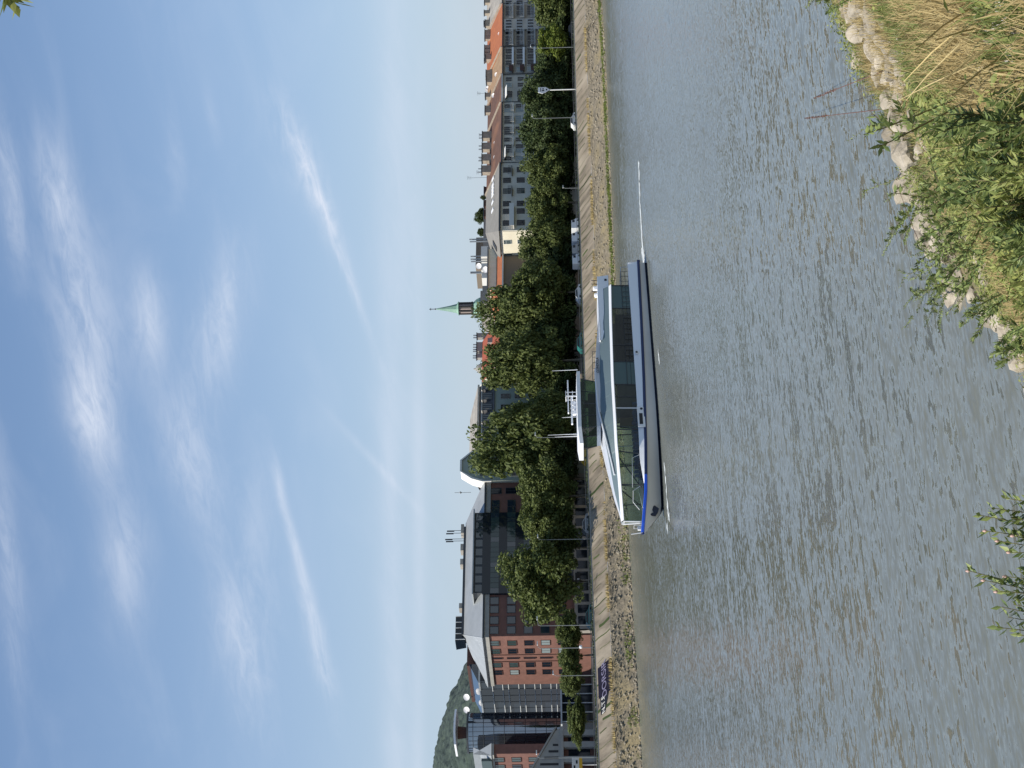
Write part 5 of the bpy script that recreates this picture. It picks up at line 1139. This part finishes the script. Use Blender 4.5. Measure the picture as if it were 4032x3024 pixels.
# ground cover
def blade(b, p, h, w, a, lean):
    d = Vector((math.cos(a), math.sin(a), 0)); sd_ = Vector((-d.y, d.x, 0)) * w
    m1 = p + d * lean * .35 * h + Vector((0, 0, h * .6)); tp = p + d * lean * h + Vector((0, 0, h * (1 - .25 * lean)))
    b.poly([p - sd_, p + sd_, m1 + sd_ * .7, m1 - sd_ * .7]); b.poly([m1 - sd_ * .7, m1 + sd_ * .7, tp])
gb, db, lb_ = MB(), MB(), MB()
n = 0
while n < 78000:
    if n < 46000: r_ = 7 + 52 * rnd.random() ** .8; a = rnd.uniform(YAW - R(20), YAW - R(2)) if rnd.random() < .85 else rnd.uniform(YAW - R(4), YAW + R(4))
    else: r_ = 2.5 + 52 * rnd.random(); a = rnd.uniform(YAW - R(52), YAW - R(13)) if rnd.random() < .7 else rnd.uniform(YAW - R(14), YAW + R(45)); r_ *= 1 if a < YAW - R(13) else .4
    x, y = r_ * math.cos(a), r_ * math.sin(a)
    l = x * ld.x + y * ld.y; d = shore(l) - (x * ln_.x + y * ln_.y)
    if d < (3.6 if l > 38 else 2.2) + .9 * nse(x * .5, y * .5, 3): 
        if rnd.random() < .05: n += 1
        continue
    p = Vector((x, y, gz_(x, y) - .02)); g1 = nse(x * .22, y * .22, 7); dry = (math.atan2(y, x) < YAW - R(10.5)) * .35 + g1
    n += 1
    if dry > .21 or rnd.random() < .13: blade(db, p, rnd.uniform(.2, .6), rnd.uniform(.004, .009), rnd.uniform(0, 6.28), rnd.uniform(.2, .9))
    elif dry > -.02 or rnd.random() < .25: blade(gb, p, rnd.uniform(.15, .5), rnd.uniform(.005, .011), rnd.uniform(0, 6.28), rnd.uniform(.2, .9))
    else:
        hh = rnd.uniform(.15, .6)
        for k in range(4): leafquad(lb_, p + Vector((rnd.uniform(-.15, .15), rnd.uniform(-.15, .15), hh * rnd.random())), Vector((rnd.gauss(0, .6), rnd.gauss(0, .6), 1)), rnd.uniform(.03, .07), 2.2)
tag(gb.build('grass', M['grass']), 'green grass on the near bank', kind='stuff'); tag(db.build('dry_grass', M['straw']), 'dry straw coloured grass on the near bank', kind='stuff'); tag(lb_.build('undergrowth', M['weed']), 'leafy green weeds covering the near bank', kind='stuff')
# leafy shoots
def shoot(pb_, pt, nl, ls, el, seed, bend=.25, spread=.09):
    q = random.Random(seed); pb_, pt = Vector(pb_), Vector(pt); ax = pt - pb_; sdv = ax.cross(Vector((q.gauss(0, 1), q.gauss(0, 1), q.gauss(0, 1)))).normalized() * ax.length * bend
    pts = [pb_ + ax * t + sdv * math.sin(t * 2.2) * t * .5 - sdv * t * .0 for t in [i / 8 for i in range(9)]]; off = pts[-1] - pt; pts = [p - off * (i / 8) for i, p in enumerate(pts)]
    lv = MB()
    for i in range(nl):
        t = .25 + .75 * (i + q.random()) / nl; k = min(int(t * 8), 7); p = pts[k].lerp(pts[k + 1], t * 8 - k); dr = (pts[k + 1] - pts[k]).normalized()
        s_ = dr.cross(Vector((q.gauss(0, 1), q.gauss(0, 1), q.gauss(0, 1)))).normalized(); L2 = ls * q.uniform(.7, 1.2) * (1.1 - .45 * t); tip = p + (dr * .75 + s_ * .8).normalized() * L2 * el; w = s_.cross(dr).normalized() * L2 * .32
        md = p.lerp(tip, .5); md.z -= L2 * .08; lv.poly([p, md + w, tip, md - w])
    return pts, lv
def plant(name, tips, base, label, lm, nl=120, ls=.054, el=2.3, r=.012, cat='shrub', grp=None, flowers=None, sm=None, bend=.18):
    rt = thing(name, base, label, cat, grp); sm_, lvs = MB(), MB()
    for i, t in enumerate(tips):
        pts, lv = shoot(Vector(base) + Vector((rnd.uniform(-.1, .1), rnd.uniform(-.1, .1), 0)), t, nl, ls, el, rnd.random(), bend); sm_.tube(pts, [r * (1.25 - j / 8) for j in range(9)], 5)
        k = len(lvs.v); lvs.v += lv.v; lvs.f += [tuple(k + q for q in f) for f in lv.f]
        for j in (4, 5, 6):
            e = pts[j] + Vector((rnd.gauss(0, .12), rnd.gauss(0, .12), rnd.uniform(.08, .26))); p2, lv2 = shoot(pts[j], e, nl // 3, ls, el, rnd.random(), bend); sm_.tube(p2, [r * .5] * 9, 4); k = len(lvs.v); lvs.v += lv2.v; lvs.f += [tuple(k + q for q in f) for f in lv2.f]
    sm_.build('stems', sm or M['stem'], rt); lvs.build('foliage', lm, rt)
    if flowers:
        for t in tips: MB().lathe(t, [(.002, -.006), (.007, 0), (.008, .007), (.003, .018)], 8).build('flower', flowers, rt)
    return rt
def tipat(x, y, h):
    """world point on the ray of (x, y) that stands h above the near bank"""
    d = ray(x, y); t = 9.0; best = None
    while t < 70:
        p = C0 + d * t
        if p.z - gz_(p.x, p.y) <= h: return p
        t += .1
    return p
def pl(tips, h, bx, by, label, lm=None, **k):
    T_ = [tipat(x, y, h) for x, y in tips]; dep = sum((p - C0).length for p in T_) / len(T_)
    c = sum(T_, Vector()) / len(T_); c = c + (_RR * (-(by) / FPX * dep)); base = (c.x, c.y, gz_(c.x, c.y) - .05)
    return plant('leafy_shrub', T_, base, label, lm or M['willow'], grp='willow shoots on the near bank', **k)
pl([(3339, 557), (3400, 530), (3460, 575)], 1.5, 0, -150, 'slender shoot standing highest above the water by the seed heads', nl=40, ls=.06)
pl([(3398, 775), (3480, 800), (3520, 760)], 1.5, 0, -140, 'upright willow shoot left of the largest boulder', nl=44, ls=.06)
pl([(3478, 1005), (3500, 940), (3530, 900), (3560, 960)], 1.4, 0, -200, 'leaning willow shoot before the wedge shaped boulder')
pl([(3543, 1130), (3575, 1100), (3610, 1060), (3640, 1150), (3600, 1180), (3680, 1090)], 1.5, 0, -190, 'densest willow shrub with many shoots over the water', nl=60)
pl([(3560, 1212), (3610, 1230), (3650, 1200)], 1.4, 0, -200, 'willow shoot with a purple flower head', flowers=M['purple'])
pl([(3555, 1292), (3640, 1290), (3700, 1310)], 1.4, 0, -230, 'lowest leaning shoot with purple buds', flowers=M['purple'])
pl([(3590, 1010), (3640, 1040), (3600, 960), (3680, 1000), (3650, 930)], 1.3, 0, -170, 'bushy willow in front of the sunlit boulder', nl=90)
pl([(3650, 1110), (3690, 1180), (3720, 1240), (3740, 1130), (3680, 1050)], 1.3, 0, -170, 'willow bush at the foot of the densest shrub', nl=90)
pl([(3600, 830), (3640, 780), (3680, 850), (3620, 880)], 1.2, 0, -150, 'low willow bush above the wedge shaped boulder', nl=80)
pl([(3780, 1290), (3830, 1330), (3800, 1240), (3860, 1280)], 1.1, 0, -150, 'drooping bush above the last pale boulder', nl=80)
pl([(3900, 1400), (3930, 1450), (3960, 1340)], 1.0, 0, -120, 'small leafy plant by the last pale boulder')
pl([(3170, 30), (3220, 10), (3260, 55), (3215, -40)], 1.2, 0, -90, 'willow shrub at the right edge over the water')
for i, (x, y, h) in enumerate(((3660, 500, .9), (3700, 640, .9), (3740, 760, 1.0), (3790, 870, 1.0), (3820, 640, .8), (3860, 760, .8), (3880, 940, .9), (3900, 1060, .8), (3930, 860, .7), (3960, 700, .7), (3850, 520, .7), (3960, 1160, .8), (3990, 980, .7))):
    pl([(x, y), (x + 30, y - 45), (x + 25, y + 45), (x + 60, y + 10)], h, 0, -60, 'bushy weed in the dense green growth of the near bank', M['weed'] if i % 2 else M['willow'], nl=60, ls=.055)
# tall weeds close to the camera at the bottom edge
for tips, lb, fl in (([(3815, 2248), (3875, 2285), (3925, 2330), (3960, 2270)], 'tall weed with pale pink buds rising at the bottom edge', M['pinkbud']), ([(3853, 2027), (3905, 2000), (3950, 1960), (3985, 2040)], 'dark leafed weed at the bottom edge', None), ([(3882, 2090), (3930, 2130), (3975, 2175), (3990, 2110)], 'weed with blossom between its two neighbours at the bottom edge', M['pinkbud']), ([(3926, 2470), (3970, 2430), (3990, 2380), (4000, 2500)], 'leftmost weed at the bottom edge', None), ([(3945, 2390), (3985, 2330), (4010, 2250)], 'short bushy weed at the bottom edge between taller ones', None)):
    T_ = [C0 + ray(x, y).normalized() * 8.2 for x, y in tips]; c = T_[0] + _RR * -.35; plant('leafy_weed', T_, (c.x, c.y, gz_(c.x, c.y) - .05), lb, M['willow'], 90, .058, 1.7, .008, 'weed', 'weeds at the bottom edge', fl)
# straw stalks and seed heads
def stalk(x0, y0, x1, y1, h0, m, r, label, head=None, name='grass_stalk'):
    a = tipat(x0, y0, h0); bs = onG(x1, y1) if x1 < 4030 else tipat(x1, y1, .3); mid = a.lerp(bs, .5) + Vector((0, 0, .05)); base = Vector((bs.x, bs.y, gz_(bs.x, bs.y)))
    rt = thing(name, base, label, 'grass stalk', 'tall dry stalks on the near bank'); MB().tube([base, mid, a], [r * 1.5, r * 1.4, r * .6] if head else [r, r * .9, r * .4], 5).build('stem', m, rt)
    if head:
        b = MB(); L2 = (a - mid).normalized()
        for i in range(150): t = rnd.random(); p = a.lerp(mid, t * .8) + Vector((rnd.gauss(0, .022), rnd.gauss(0, .022), rnd.gauss(0, .02))); leafquad(b, p, Vector((rnd.gauss(0, 1), rnd.gauss(0, 1), rnd.gauss(0, 1))), .032, 2.4)
        b.build('seed_head', head, rt)
stalk(3203, 388, 3560, 250, 1.5, M['redstem'], .010, 'red-brown seed stalk leaning right over the water', M['redstem']); stalk(3170, 466, 3480, 430, 1.5, M['redstem'], .010, 'upright red-brown seed stalk left of the other', M['redstem'])
for i, (x0, y0, x1, y1) in enumerate(((3540, 428, 3900, 60), (3560, 320, 3830, 80), (3530, 400, 3960, 200), (3700, 330, 4000, 120), (3640, 270, 3930, 20), (3600, 200, 3860, 10), (3745, 380, 4010, 190), (3680, 160, 3900, 100))): stalk(x0, y0, x1, y1, .8, M['stalk'], .009, 'long straw coloured grass stalk leaning over the weeds')
stalk(3532, 728, 3650, 1010, 1.2, M['redstem'], .010, 'bent reddish stalk arching over the water', name='bent_stalk')
# branch of a tree overhead, top right corner of the upright view
p = C0 + ray(60, 25).normalized() * 7; q = C0 + ray(-60, -160).normalized() * 7
rt = thing('tree_branch', q, 'leafy branch tip hanging in at the upper right corner of the sky', 'branch'); pts, lv = shoot(q, p, 26, .075, 1.7, 5, .05); MB().tube(pts, [.012 * (1.2 - j / 8) for j in range(9)], 5).build('twig', M['stem'], rt); lv.build('foliage', M['weed'], rt)
